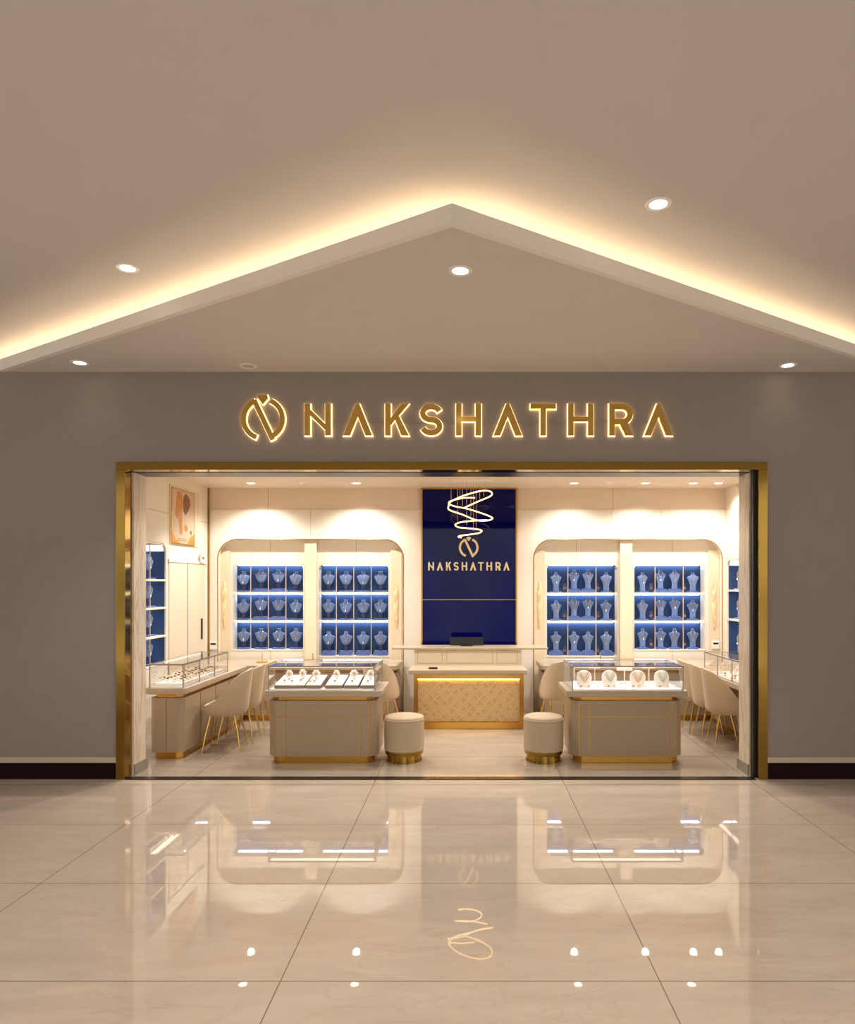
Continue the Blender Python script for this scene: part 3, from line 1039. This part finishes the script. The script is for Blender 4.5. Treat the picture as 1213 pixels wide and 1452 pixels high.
def display_counter(label, loc, w, d, body=None, gw=None, case=True, grooves=True, posts_mid=0, group='jewellery display counters', over=.03, ch=.07, rim=None, side_grooves=()):
    """local origin at the middle of the footprint's front edge; body = (x0,x1,y0,y1)"""
    t = thing('display_counter', label, 'display counter', loc, 0, group)
    x0, x1, y0, y1 = body if body else (-w / 2, w / 2, 0, d)
    MB().prism(chamfer_rect(x0 + .03, x1 - .03, y0 + .03, y1 - .03, ch), a=0, b=.07, axis='z').build('plinth', M['brass_satin'], t, bevel=.003)
    MB().prism(chamfer_rect(x0, x1, y0, y1, ch), a=.07, b=ZW0 - .04, axis='z').build('body', M['taupe'], t, bevel=.003)
    MB().prism(chamfer_rect(x0 + .03, x1 - .03, y0 + .03, y1 - .03, ch), a=ZW0 - .04, b=ZW0, axis='z').build('brass_band', M['brass_satin'], t)
    gx0, gx1, gy0, gy1 = gw if gw else (-w / 2 - over, w / 2 + over, -over, d + over)
    MB().prism(chamfer_rect(gx0, gx1, gy0, gy1, .02), a=ZW0, b=ZW1, axis='z').build('worktop', M['worktop'], t, bevel=.008, seg=3)
    if grooves:
        m = MB()
        a, c = x0 + ch + .105, x1 - ch - .085
        for x in (x0 + ch + .002, a, c, x1 - ch - .002): m.box(x - .003, x + .003, y0 - .002, y0 + .002, .075, ZW0 - .042)
        m.box(x0 + ch, x1 - ch, y0 - .002, y0 + .002, .455, .462)
        m.build('brass_inlay', M['brass_satin'], t)
    for (yy0, yy1, xx) in side_grooves:
        MB().box(xx - .002, xx + .002, yy0, yy1, .075, ZW0 - .042).build('panel_joint', M['bronze_dark'], t)
    if case:
        cx0, cx1, cy0, cy1 = case if case is not True else (gx0 + .02, gx1 - .02, gy0 + .02, gy1 - .02)
        e = .003
        g = MB().box(cx0, cx1, cy0, cy0 + e, ZW1, ZG)
        g.build('front_glass', M['glass'], t)
        MB().box(cx0, cx1, cy1 - e, cy1, ZW1, ZG).build('rear_glass', M['glass'], t)
        MB().box(cx0, cx0 + e, cy0 + e, cy1 - e, ZW1, ZG).build('side_glass', M['glass'], t)
        MB().box(cx1 - e, cx1, cy0 + e, cy1 - e, ZW1, ZG).build('side_glass', M['glass'], t)
        MB().box(cx0, cx1, cy0, cy1, ZG, ZG + .005).build('top_glass', M['glass'], t)
        q = .007
        corners = [(cx0, cy0), (cx1 - q, cy0), (cx0, cy1 - q), (cx1 - q, cy1 - q)]
        if posts_mid:
            for i in range(1, posts_mid + 1):
                y = cy0 + (cy1 - cy0) * i / (posts_mid + 1)
                corners += [(cx0, y), (cx1 - q, y)]
        for (x, y) in corners:
            MB().box(x - .001, x + q + .001, y - .001, y + q + .001, ZW1, ZG).build('corner_post', M['steel'], t)
        m = MB()
        m.box(cx0 - .001, cx1 + .001, cy0 - .001, cy0 + .006, ZG - .008, ZG + .006)
        m.box(cx0 - .001, cx1 + .001, cy1 - .006, cy1 + .001, ZG - .008, ZG + .006)
        m.box(cx0 - .001, cx0 + .006, cy0 + .006, cy1 - .006, ZG - .008, ZG + .006)
        m.box(cx1 - .006, cx1 + .001, cy0 + .006, cy1 - .006, ZG - .008, ZG + .006)
        m.build('top_rim', M['steel'], t)
        if (cx1 - cx0) > (cy1 - cy0):
            MB().box(cx0 + .02, cx1 - .02, cy0 + .007, cy0 + .057, ZG - .010, ZG - .002).build('case_light', M['led_case'], t)
        else:
            MB().box(cx0 + .007, cx0 + .057, cy0 + .02, cy1 - .02, ZG - .010, ZG - .002).build('case_light', M['led_case'], t)
        MB().box(cx0 + .012, cx1 - .012, cy0 + .012, cy1 - .012, ZW1, ZW1 + .012).build('display_deck', M['white'], t)
    return t


ZD = ZW1 + .012
YF = .526
xl0, xl1 = px(380, 6.89), px(534, 6.89)
cl = (xl0 + xl1) / 2
wl_ = xl1 - xl0
display_counter('taupe display counter with glass case of dark trays, left of the entrance aisle', (cl, YF, 0), wl_, .60, gw=(px(374.5, 6.87) - cl, px(542, 6.87) - cl, -.03, .63), case=(px(380, 6.87) - cl, px(532, 6.87) - cl, -.015, .60))
xr0, xr1 = px(811, 6.89), px(969, 6.89)
cr = (xr0 + xr1) / 2
wr_ = xr1 - xr0
display_counter('taupe display counter with glass case of white displays, right of the entrance aisle', (cr, YF, 0), wr_, .60, gw=(px(804, 6.87) - cr, px(976.5, 6.87) - cr, -.03, .63), case=(px(812, 6.87) - cr, px(970, 6.87) - cr, -.015, .60))
# side counters: long in y
display_counter('long taupe counter with glass ring case along the left wall', (-3.02, .69, 0), .36, 1.9, body=(-.17, .17, 0, 1.93), gw=(-.20, .20, -.03, 1.95), case=(-.165, .175, -.01, 1.30), grooves=False, posts_mid=2,
                side_grooves=((-.001, .001, .0), (.45, .455, .17), (.9, .905, .17), (1.35, 1.355, .17)), ch=.05)
display_counter('long taupe counter with glass case along the right wall', (3.10, .69, 0), .62, 1.9, body=(-.02, .33, 0, 1.93), gw=(-.31, .34, -.03, 1.95), case=(-.30, .25, -.01, 1.30), grooves=False, posts_mid=2, ch=.05)
# rear counters under the showcases
display_counter('beige rear counter with gold plinth under the left back showcases', (-2.02, 2.70, 0), 2.1, .56, body=(-1.30, 1.10, 0, .56), gw=(-1.33, 1.13, -.03, .645), case=False, grooves=False, ch=.03)
display_counter('beige rear counter with gold plinth under the right back showcases', (2.06, 2.70, 0), 2.1, .56, body=(-1.10, 1.30, 0, .56), gw=(-1.13, 1.33, -.03, .645), case=False, grooves=False, ch=.03)

# ------------------------------------------------------------------ jewellery in the left front counter: five trays
def oval_ring(name, parent, metal, r=.011, tr=.0022, at=(0, 0, 0)):
    return MB().tube([(at[0] + r * math.cos(a), at[1], at[2] + r + r * math.sin(a)) for a in [2 * PI * i / 16 for i in range(16)]], tr, 6, True).build(name, metal, parent, smooth=60)


TR = [(411, 44), (444.5, 23), (474, 26), (498.5, 22), (521, 21)]
TORD = ['widest, leftmost tray', 'second tray from left', 'middle tray', 'fourth tray from left', 'rightmost tray']
dT = D0 + YF + .04
for i, (xc_, wpx) in enumerate(TR):
    X, w = px(xc_, dT), wpx * dT / F - .008
    t = thing('jewellery_tray', 'sloped taupe and white jewellery tray, %s in left front counter' % TORD[i].replace(' tray', ''), 'tray', (X, YF + .03, ZD + .001), 0, 'jewellery trays')
    MB().prism([(0, 0), (.36, 0), (.36, .085), (0, .030)], a=-w / 2, b=w / 2, axis='x').build('tray_body', M['traydark'], t, bevel=.002)
    MB().prism([(.006, .031), (.355, .0845), (.355, .0905), (.006, .037)], a=-w / 2 + .005, b=w / 2 - .005, axis='x').build('pad', M['white'], t)

    def zon(y): return .037 + (y - .006) * (.0535 / .349)
    spots = [(-.07, .08), (.01, .06), (.09, .09)] if i == 0 else [(0.0, .055)]
    for j, (x, y) in enumerate(spots):
        s = thing('signet_ring', 'gold ring with dark stone at tray front, %s%s' % (TORD[i], ('', ' left', ' right')[j] if i else (', left spot', ', middle spot', ', right spot')[j]), 'ring',
                  (X + x, YF + .03 + y, ZD + zon(y) + .002), random.uniform(-.4, .4), 'dark-stone rings')
        oval_ring('band', s, M['gold'], .010, .0028)
        MB().lathe([(0, -.004), (.013, 0), (.009, .007), (0, .008)], 14, (0, 0, .022)).build('stone', M['jewel'], s, smooth=40)
    for j, (x, y) in enumerate([(-.05, .20), (.08, .22)] if i == 0 else [(random.uniform(-.02, .02), .20)]):
        s = thing('flower_brooch', 'upright white flower brooch with %s centre, %s%s' % (('amber', 'gold')[i % 2], TORD[i], ', ' + ('left', 'right')[j] + ' one' if i == 0 else ''), 'brooch',
                  (X + x, YF + .03 + y, ZD + zon(y) + .006), random.uniform(-.5, .5), 'flower brooches')
        m = MB()
        for q in range(7):
            a = 2 * PI * q / 7 + .3
            c = Vector((.026 * math.cos(a), 0, .048 + .026 * math.sin(a)))
            ring = []
            m.loft([[(c.x + r_ * math.cos(b_), yy, c.z + r_ * math.sin(b_)) for b_ in [2 * PI * k / 10 for k in range(10)]] for r_, yy in ((.006, -.012), (.017, -.006), (.018, .002), (.008, .008))])
        m.build('petals', M['diamond'], s, smooth=60)
        MB().lathe([(0, -.012), (.011, -.004), (.012, .004), (0, .012)], 12, (0, -.012, .048)).build('centre_stone', M['coral'] if i % 2 == 0 else M['gold'], s, smooth=60)
        MB().box(-.014, .014, -.008, .012, -.002, .022).build('clip_stand', M['diamond'], s, bevel=.003)
    if i in (1, 2):
        s = thing('coiled_bracelet', 'amber bead bracelet lying beside the %s' % TORD[i], 'bracelet', (X - w / 2 - .012 + (.03 if i == 1 else .0), YF + .03 + .10, ZD + (zon(.10) + .003 if i == 1 else .001)), 0, 'amber bracelets')
        m = MB()
        for q in range(12):
            a = 2 * PI * q / 12
            m.lathe([(0, -.006), (.0055, -.003), (.0055, .003), (0, .006)], 8, (.020 * math.cos(a) if i == 1 else .012 * math.cos(a), .022 * math.sin(a), .006))
        m.build('beads', M['coral'], s, smooth=60)

# ------------------------------------------------------------------ jewellery in the right front counter
WD = ['leftmost', 'second from left', 'third from left', 'rightmost']
for i, xc_ in enumerate((829, 865, 905, 939.5)):
    X = px(xc_, 7.06)
    s = thing('necklace_display', 'white rounded necklace display bust, %s in right front counter' % WD[i], 'necklace display', (X, YF + .18, ZD + .001), random.uniform(-.15, .15), 'white necklace displays')
    rings = [ell(.056, .030, 0), ell(.066, .030, .012), ell(.076, .026, .06), ell(.078, .022, .095), ell(.066, .020, .135), ell(.036, .016, .155), ell(.02, .012, .160)]
    MB().loft([[(p[0], p[1] + p[2] * .12, p[2]) for p in r] for r in rings]).build('torso', M['white'], s, smooth=50)
    n_ = thing('pearl_necklace', 'pale stone necklace on white display bust, %s in right counter' % WD[i], 'necklace', (X, YF + .18, ZD + .001), s.rotation_euler.z, 'pale stone necklaces')
    m = MB()
    for q in range(32):
        row = q // 16
        u = -1 + 2 * (q % 16) / 15
        x = u * (.036 + .016 * row); z = (.072 - .022 * row) + (.068 + .01 * row) * abs(u) ** 1.5
        y = -.040 + z * .12 + .008 * abs(u) + (.002 if z > .1 else 0)
        m.lathe([(0, -.0075), (.006, -.003), (.006, .003), (0, .0075)], 8, (x, y, z))
    m.build('stones', M['silver'] if i % 2 else M['rose_gold'], n_, smooth=60)
for i, (xc_, wd_, hh) in enumerate(((844, .12, .175), (886.5, .16, .150), (921, .13, .175))):
    X = px(xc_, 7.25)
    s = thing('bracelet_stand', 'white T-shaped bracelet bar stand, %s of three in right front counter' % ('left one', 'middle one', 'right one')[i], 'bracelet stand', (X, YF + .38, ZD + .001), 0, 'white bar stands')
    MB().prism(rrect(-.05, .05, -.035, .035, .01, .01, .01, .01, 3), a=0, b=.012, axis='z').build('base', M['white'], s, bevel=.002)
    MB().box(-.006, .006, -.006, .006, .010, hh - .010).build('post', M['rose_gold'], s)
    MB().tube([(-wd_ / 2, 0, hh), (-wd_ / 2 + .006, 0, hh), (wd_ / 2 - .006, 0, hh), (wd_ / 2, 0, hh)], [.010, .015, .015, .010], 14).build('bar', M['white'], s, smooth=50)
for i, xc_ in enumerate((823, 835, 848, 862, 871, 880, 897, 906, 916, 935, 947, 957)):
    X = px(xc_, 6.97)
    y = YF + .035 + .05 * ((i * 7) % 3) / 2
    s = thing('gem_ring', 'small ring standing on the white deck, %s from left in right front counter' % ORD[i], 'ring', (X, y, ZD + .003), random.uniform(-.8, .8), 'small rings on the white deck')
    oval_ring('band', s, (M['gold'], M['silver'])[i % 2], .010, .0026)
    MB().lathe([(0, -.004), (.010, 0), (.007, .006), (0, .007)], 12, (0, 0, .022)).build('stone', (M['jewel'], M['coral'], M['diamond'])[i % 3], s, smooth=40)

# ------------------------------------------------------------------ rings in the left side counter
pad = MB()
pad.prism(chamfer_rect(-.145, .145, 0, 1.22, .02), a=0, b=.03, axis='z')
o = pad.build('ring_pad', M['white'], loc=(-3.02, .72, ZD + .001), bevel=.006)
tag(o, 'long white ring pad inside the left side counter', 'ring pad')
ring_protos = []
for k in range(3):
    s = thing('display_ring', '', 'ring')
    oval_ring('band', s, (M['silver'], M['gold'], M['rose_gold'])[k], .015, .0038)
    MB().lathe([(0, -.005), (.013, 0), (.009, .008), (0, .009)], 12, (0, 0, .033)).build('stone', (M['jewel'], M['diamond'], M['jewel'])[k], s, smooth=40)
    ring_protos.append(s)
for r in range(12):
    for c in range(4):
        x = -3.02 - .105 + .07 * c
        y = .80 + .093 * r
        lab = 'ring on the left side counter pad, %s row from the near end, %s' % (ORD[r], ('wall side', 'second from wall', 'third from wall', 'aisle side')[c])
        place(ring_protos[(r * 3 + c * 2 + (r // 2)) % 3], (x, y, ZD + .035), random.uniform(-.5, .5), lab, 'rings on the left side counter pad')

# right side counter: a few stands
for i, (x, y) in enumerate(((2.92, .90), (3.0, 1.12), (2.9, 1.35), (3.02, 1.58), (2.92, 1.78))):
    s = thing('bangle_stand', 'small bangle hoop stand, %s from the near end of right side counter' % ORD[i], 'bangle stand', (x, y, ZD + .001), .3 * i, 'bangle stands in the right side counter')
    MB().lathe([(0, 0), (.03, 0), (.03, .008), (.006, .012), (.005, .03), (0, .03)], 16).build('base', M['white'], s, smooth=40)
    MB().tube([(.04 * math.cos(a), 0, .068 + .04 * math.sin(a)) for a in [2 * PI * k / 24 for k in range(24)]], .004, 6, True).build('hoop', M['rose_gold'], s, smooth=60)
for i, (x, y) in enumerate(((2.84, .80), (2.86, 1.0), (2.88, 1.23), (2.86, 1.48), (2.84, 1.68))):
    s = place(ring_protos[i % 3], (x, y, ZD + .004), .5 * i, 'ring standing on the right side counter deck, %s from the near end' % ORD[i], 'rings in the right side counter')

# T stands on the rear counters
for x, w in ((-2.72, 'left'), (-2.05, 'middle left'), (1.75, 'right')):
    s = thing('counter_stand', 'small gold T-shaped display stand on the %s rear counter%s' % (w.split()[-1], ' beside the pillar' if 'middle' in w else ''), 'display stand', (x, 2.95, ZW1 + .001), 0, 'stands on the rear counters')
    MB().box(-.07, .07, -.03, .03, 0, .02).build('base', M['gold'], s, bevel=.003)
    MB().box(-.005, .005, -.005, .005, .018, .13).build('post', M['gold'], s)

# ------------------------------------------------------------------ reception desk
XD0, XD1, YD = px(587, 8.54), px(743, 8.54), 8.54 - D0
xc = (XD0 + XD1) / 2
dk = thing('reception_desk', 'cream reception desk with gold framed relief front, in the centre of the shop', 'desk', (xc, YD, 0))
hw = (XD1 - XD0) / 2
ZT = .725
t = MB()
t.box(-hw, -hw + .045, 0, .05, 0, ZT - .06); t.box(hw - .045, hw, 0, .05, 0, ZT - .06)
t.box(-hw + .045, hw - .045, 0, .05, ZT - .115, ZT - .06)
t.box(-hw + .045, hw - .045, 0, .05, 0, .085)
t.build('brass_frame', M['brass_satin'], dk, bevel=.003)
MB().box(-hw + .045, hw - .045, .030, .44, .085, ZT - .115).build('front_panel', M['pattern'], dk)
MB().box(-hw + .01, hw - .01, .05, .44, 0.0, .085).build('plinth', M['brass_satin'], dk)
MB().box(-hw, hw, .05, .44, ZT - .115, ZT - .06).build('desk_rail', M['taupe'], dk)
# diagonal fret: raised ribs, clipped to the panel
X0, X1, Z0, Z1 = -hw + .05, hw - .05, .09, ZT - .12


def clip(p, q):
    t0, t1 = 0.0, 1.0
    dx, dz = q[0] - p[0], q[1] - p[1]
    for a, c in ((-dx, p[0] - X0), (dx, X1 - p[0]), (-dz, p[1] - Z0), (dz, Z1 - p[1])):
        if abs(a) < 1e-9:
            if c < 0: return None
        else:
            r = c / a
            if a < 0: t0 = max(t0, r)
            else: t1 = min(t1, r)
    if t0 >= t1 - .02: return None
    return (p[0] + dx * t0, p[1] + dz * t0), (p[0] + dx * t1, p[1] + dz * t1)


ribs = MB()


def rib(p, q, w=.005, hgt=.006):
    c = clip(p, q)
    if not c: return
    (ax, az), (bx, bz) = c
    ribs.prism(ribbon([(ax, az), (bx, bz)], w), a=.030 - hgt, b=.031)


cell = .135
nx = int((X1 - X0) / cell) + 2
for i in range(-1, nx + 1):
    for j in range(-1, 5):
        for (ox, oz) in ((0, 0), (cell / 2, cell / 2)):
            cx_, cz_ = X0 + i * cell + ox, Z0 + j * cell + oz
            for s_, w_ in ((.5, .006), (.33, .0045), (.17, .0045)):
                k = s_ * cell
                P4 = [(cx_ - k, cz_), (cx_, cz_ + k), (cx_ + k, cz_), (cx_, cz_ - k)]
                skip = (i * 3 + j * 5 + int(ox > 0)) % 4
                for e in range(4):
                    if s_ < .5 and e == skip: continue
                    if s_ == .5 and e > 1: continue
                    rib(P4[e], P4[(e + 1) % 4], w_)
ribs.build('relief_pattern', M['pattern_rib'], dk)
MB().box(-hw + .05, hw - .05, .008, .022, ZT - .124, ZT - .115).build('led_strip', M['led_desk'], dk)
tw0, tw1 = px(579, 8.5) - xc, px(748, 8.5) - xc
MB().box(tw0, tw1, -.05, .46, ZT - .06, ZT).build('worktop', M['worktop'], dk, bevel=.014, seg=3)
bx0, bx1 = px(588, 9.0) - xc, px(740, 9.0) - xc
t = MB(); t.box(bx0, bx1, .46, .80, 0, .925)
t.build('upper_cabinet', M['beige'], dk, bevel=.003)
t = MB()
for a, c in ((.03, .26), (.30, .73), (.77, .96)):
    xa, xb = bx0 + a * (bx1 - bx0), bx0 + c * (bx1 - bx0)
    for z in (.745, .905): t.box(xa, xb, .457, .461, z, z + .004)
    for x in (xa, xb): t.box(x - .002, x + .002, .457, .461, .745, .909)
t.build('panel_moulding', M['taupe'], dk)
MB().box(px(556, 8.95) - xc, px(778, 8.95) - xc, .42, .86, .925, .948).build('upper_ledge', M['worktop'], dk, bevel=.005)
o = thing('reflection_box', 'low black screen standing on the desk ledge before the blue panel, shaping a reflection', 'reflection_box', (px(662, 9.1), YD + .68, .949))  # faint dark reflection built as a solid black box
MB().box(-.08, .08, -.05, .05, 0, .01).build('foot', M['black'], o, bevel=.003)
MB().box(-.22, .22, -.01, .015, .008, .115).build('slab', M['black'], o, bevel=.004)
o = MB().box(-.055, .055, -.015, .02, 0, .02).build('card_reader', M['bronze_dark'], bevel=.004, loc=(px(614, 8.5), YD + .03, ZT + .001))
tag(o, 'small dark card reader on the front edge of the reception desk', 'card reader')

# ------------------------------------------------------------------ stools
def stool(x, y, label):
    t = thing('pouf_stool', label, 'stool', (x, y, 0), 0, 'round stools beside the counters')
    r = .198
    MB().lathe([(0, .02), (r * .91, .02), (r * .91, .018), (r * .91, 0), (0, 0)], 48).build('foot_ring', M['brass'], t, smooth=40)
    MB().lathe([(r * .86, .02), (r * .86, .075)], 48).build('base_neck', M['brass'], t, smooth=40)
    MB().lathe([(r * .86, .075), (r * .955, .075), (r * .97, .08), (r * .97, .112), (0, .112)], 48).build('upper_ring', M['brass'], t, smooth=40)
    MB().lathe([(r * .97, .112), (r, .118), (r, .405), (0, .405)], 56).build('drum', M['leather'], t, smooth=40)
    MB().lathe([(r * .985, .405), (r * 1.012, .410), (r * 1.012, .416), (r * .985, .421)], 56).build('piping', M['velvet'], t, smooth=40)
    MB().lathe([(r * .99, .418), (r * .985, .430), (r * .95, .440), (r * .85, .447), (r * .5, .452), (0, .453)], 56).build('seat_pad', M['velvet'], t, smooth=60)
    return t


stool(px(573.5, 7.04), 7.04 - D0 - .0, 'round cream stool with brass base beside the left display counter')
stool(px(771, 7.04), 7.04 - D0 - .0, 'round cream stool with brass base beside the right display counter')

# ------------------------------------------------------------------ shell chairs
def make_chair():
    t = thing('shell_chair', '', 'chair')
    NPH, top = 48, .858
    rows = []

    def h_at(phi):
        a = abs(phi)
        if a < .55: return top - .02 * (a / .55) ** 2
        if a < 2.2:
            u = (a - .55) / 1.65
            s = u * u * (3 - 2 * u)
            return (top - .02) * (1 - s) + .50 * s
        u = min(1, (a - 2.2) / .9)
        return .50 + (.445 - .50) * u

    def radius(phi, zf, full):
        rx, ry = .205, .235
        c, s = math.cos(phi), math.sin(phi)
        p = 2.5
        r = 1.0 / ((abs(s) / rx) ** p + (abs(c) / ry) ** p) ** (1 / p)
        return r
    prof = [(0.0, .375), (.45, .372), (.80, .376), (.94, .395), (1.0, .435)]
    m_v, m_f = [], []
    cols = []
    for i in range(NPH):
        phi = -PI + 2 * PI * i / NPH
        dirx, diry = math.sin(phi), -math.cos(phi)
        hh = h_at(phi)
        col = []
        for f, z in prof[1:]:
            r = radius(phi, 0, 1) * f
            col.append((dirx * r, diry * r, z))
        for k in range(1, 8):
            u = k / 7
            z = .435 + (hh - .435) * u
            rr = radius(phi, 0, 1)
            back = max(0, math.cos(phi))
            x = dirx * rr
            y = diry * rr
            v = (z - .435) / (top - .435)
            x *= 1 - .16 * v ** 2
            y -= .055 * back * v
            col.append((x, y, z))
        cols.append(col)
    n = len(cols[0])
    vs = [(0, 0, .372)] + [p for c in cols for p in c]
    fs = []
    for i in range(NPH):
        j = (i + 1) % NPH
        fs.append((0, 1 + j * n, 1 + i * n))
        for k in range(n - 1):
            fs.append((1 + i * n + k, 1 + j * n + k, 1 + j * n + k + 1, 1 + i * n + k + 1))
    o = MB().add(vs, fs).build('shell', M['velvet'], t, smooth=80)
    s = o.modifiers.new('thickness', 'SOLIDIFY'); s.thickness = .026; s.offset = -1.0
    bv = o.modifiers.new('bevel', 'BEVEL'); bv.width = .008; bv.segments = 3; bv.limit_method = 'ANGLE'; bv.angle_limit = math.radians(50)
    # seat cushion
    rings = []
    for f, z in ((.80, .400), (.885, .415), (.885, .448), (.82, .462), (.5, .468)):
        ring = []
        for i in range(36):
            phi = 2 * PI * i / 36
            r = radius(phi, 0, 1) * f
            ring.append((math.sin(phi) * r, -math.cos(phi) * r, z))
        rings.append(ring)
    MB().loft(rings).build('seat_cushion', M['velvet'], t, smooth=60)
    for sx in (-1, 1):
        for sy in (-1, 1):
            MB().tube([(sx * .115, sy * .125, .376), (sx * .15, sy * .165, .19), (sx * .175, sy * .195, 0.0)], [.0125, .0105, .007], 10).build('leg', M['gold'], t, smooth=60)
    return t


ch = make_chair()
G = 'cream shell chairs'
spots = [(-2.585, 1.14, PI / 2 + .10, 'cream shell chair at the left counter, nearest of three'),
         (-2.575, 1.57, PI / 2 + .06, 'cream shell chair at the left counter, middle of three'),
         (-2.565, 2.00, PI / 2 + .06, 'cream shell chair at the left counter, farthest of three'),
         (2.80, 1.21, -PI / 2 - .08, 'cream shell chair at the right counter, nearest of three'),
         (2.80, 1.635, -PI / 2 - .06, 'cream shell chair at the right counter, middle of three'),
         (2.80, 2.06, -PI / 2 - .06, 'cream shell chair at the right counter, farthest of three'),
         (-1.04, 2.10, -.25, 'cream shell chair at the rear counter left of the reception desk'),
         (1.07, 2.10, .2, 'cream shell chair at the rear counter right of the reception desk')]
for i, (x, y, rz, lab) in enumerate(spots):
    place(ch, (x, y, 0), rz, lab, G)

# ------------------------------------------------------------------ chandelier
cd_ = D0 + 2.55
ck = cd_ / F
cz = thing('chandelier', 'glowing spiral tube chandelier on thin cables before the blue panel', 'chandelier', (0, 2.55, ZC))
MB().box(px(637, cd_), px(699, cd_), -.10, .10, -.02, 0).build('canopy', M['white'], cz, bevel=.004)


def cpt(x, y, dy):   # point from the tube's traced course, dy in metres towards (-) or away from (+) the viewer
    d = cd_ + dy
    X = px(560 + x * .1928, d)
    Z = H + (CY - (660 + y * .1928)) * d / F - ZC
    return (X, dy, Z)


def catmull(P, k=10):
    P = [Vector(p) for p in P]
    out = []
    for i in range(len(P) - 1):
        a, b_, c, d = P[max(0, i - 1)], P[i], P[i + 1], P[min(len(P) - 1, i + 2)]
        for q in range(k):
            u = q / k
            out.append(.5 * ((2 * b_) + (c - a) * u + (2 * a - 5 * b_ + 4 * c - d) * u * u + (3 * b_ - a - 3 * c + d) * u ** 3))
    out.append(P[-1])
    return out


course = [(510, 312, .10), (620, 262, .14), (700, 228, .08), (716, 205, 0), (690, 187, -.07), (620, 190, -.13), (500, 225, -.15), (420, 262, -.08), (398, 280, 0), (412, 262, .08), (500, 240, .16),
          (590, 238, .20)]
course2 = [(398, 282, .0), (440, 300, .10), (540, 320, .14), (650, 355, .10), (712, 380, .03), (716, 393, -.02), (680, 405, -.08), (600, 402, -.14), (500, 362, -.16), (420, 335, -.1), (394, 318, -.02), (398, 290, .05)]
course3 = [(680, 402, .06), (600, 405, .12), (500, 415, .12), (455, 428, .05), (446, 440, 0), (470, 455, -.07), (540, 462, -.12), (610, 470, -.08), (640, 480, 0), (620, 497, .05), (550, 508, .08), (480, 518, .03), (470, 526, -.02), (490, 530, -.05)]
for c in (course, course2, course3):
    MB().tube(catmull([cpt(*p) for p in c]), .0085, 8).build('light_tube', M['neon'], cz, smooth=70)
ca = MB()
for (x, yb) in ((415, 275), (462, 430), (498, 320), (530, 440), (560, 405), (580, 480), (625, 262), (655, 225), (600, 470), (480, 255)):
    p = cpt(x, yb, random.uniform(-.06, .06))
    ca.tube([(p[0], p[1], -.02), (p[0], p[1], p[2])], .0022, 5)
ca.build('cable', M['rose_gold'], cz)
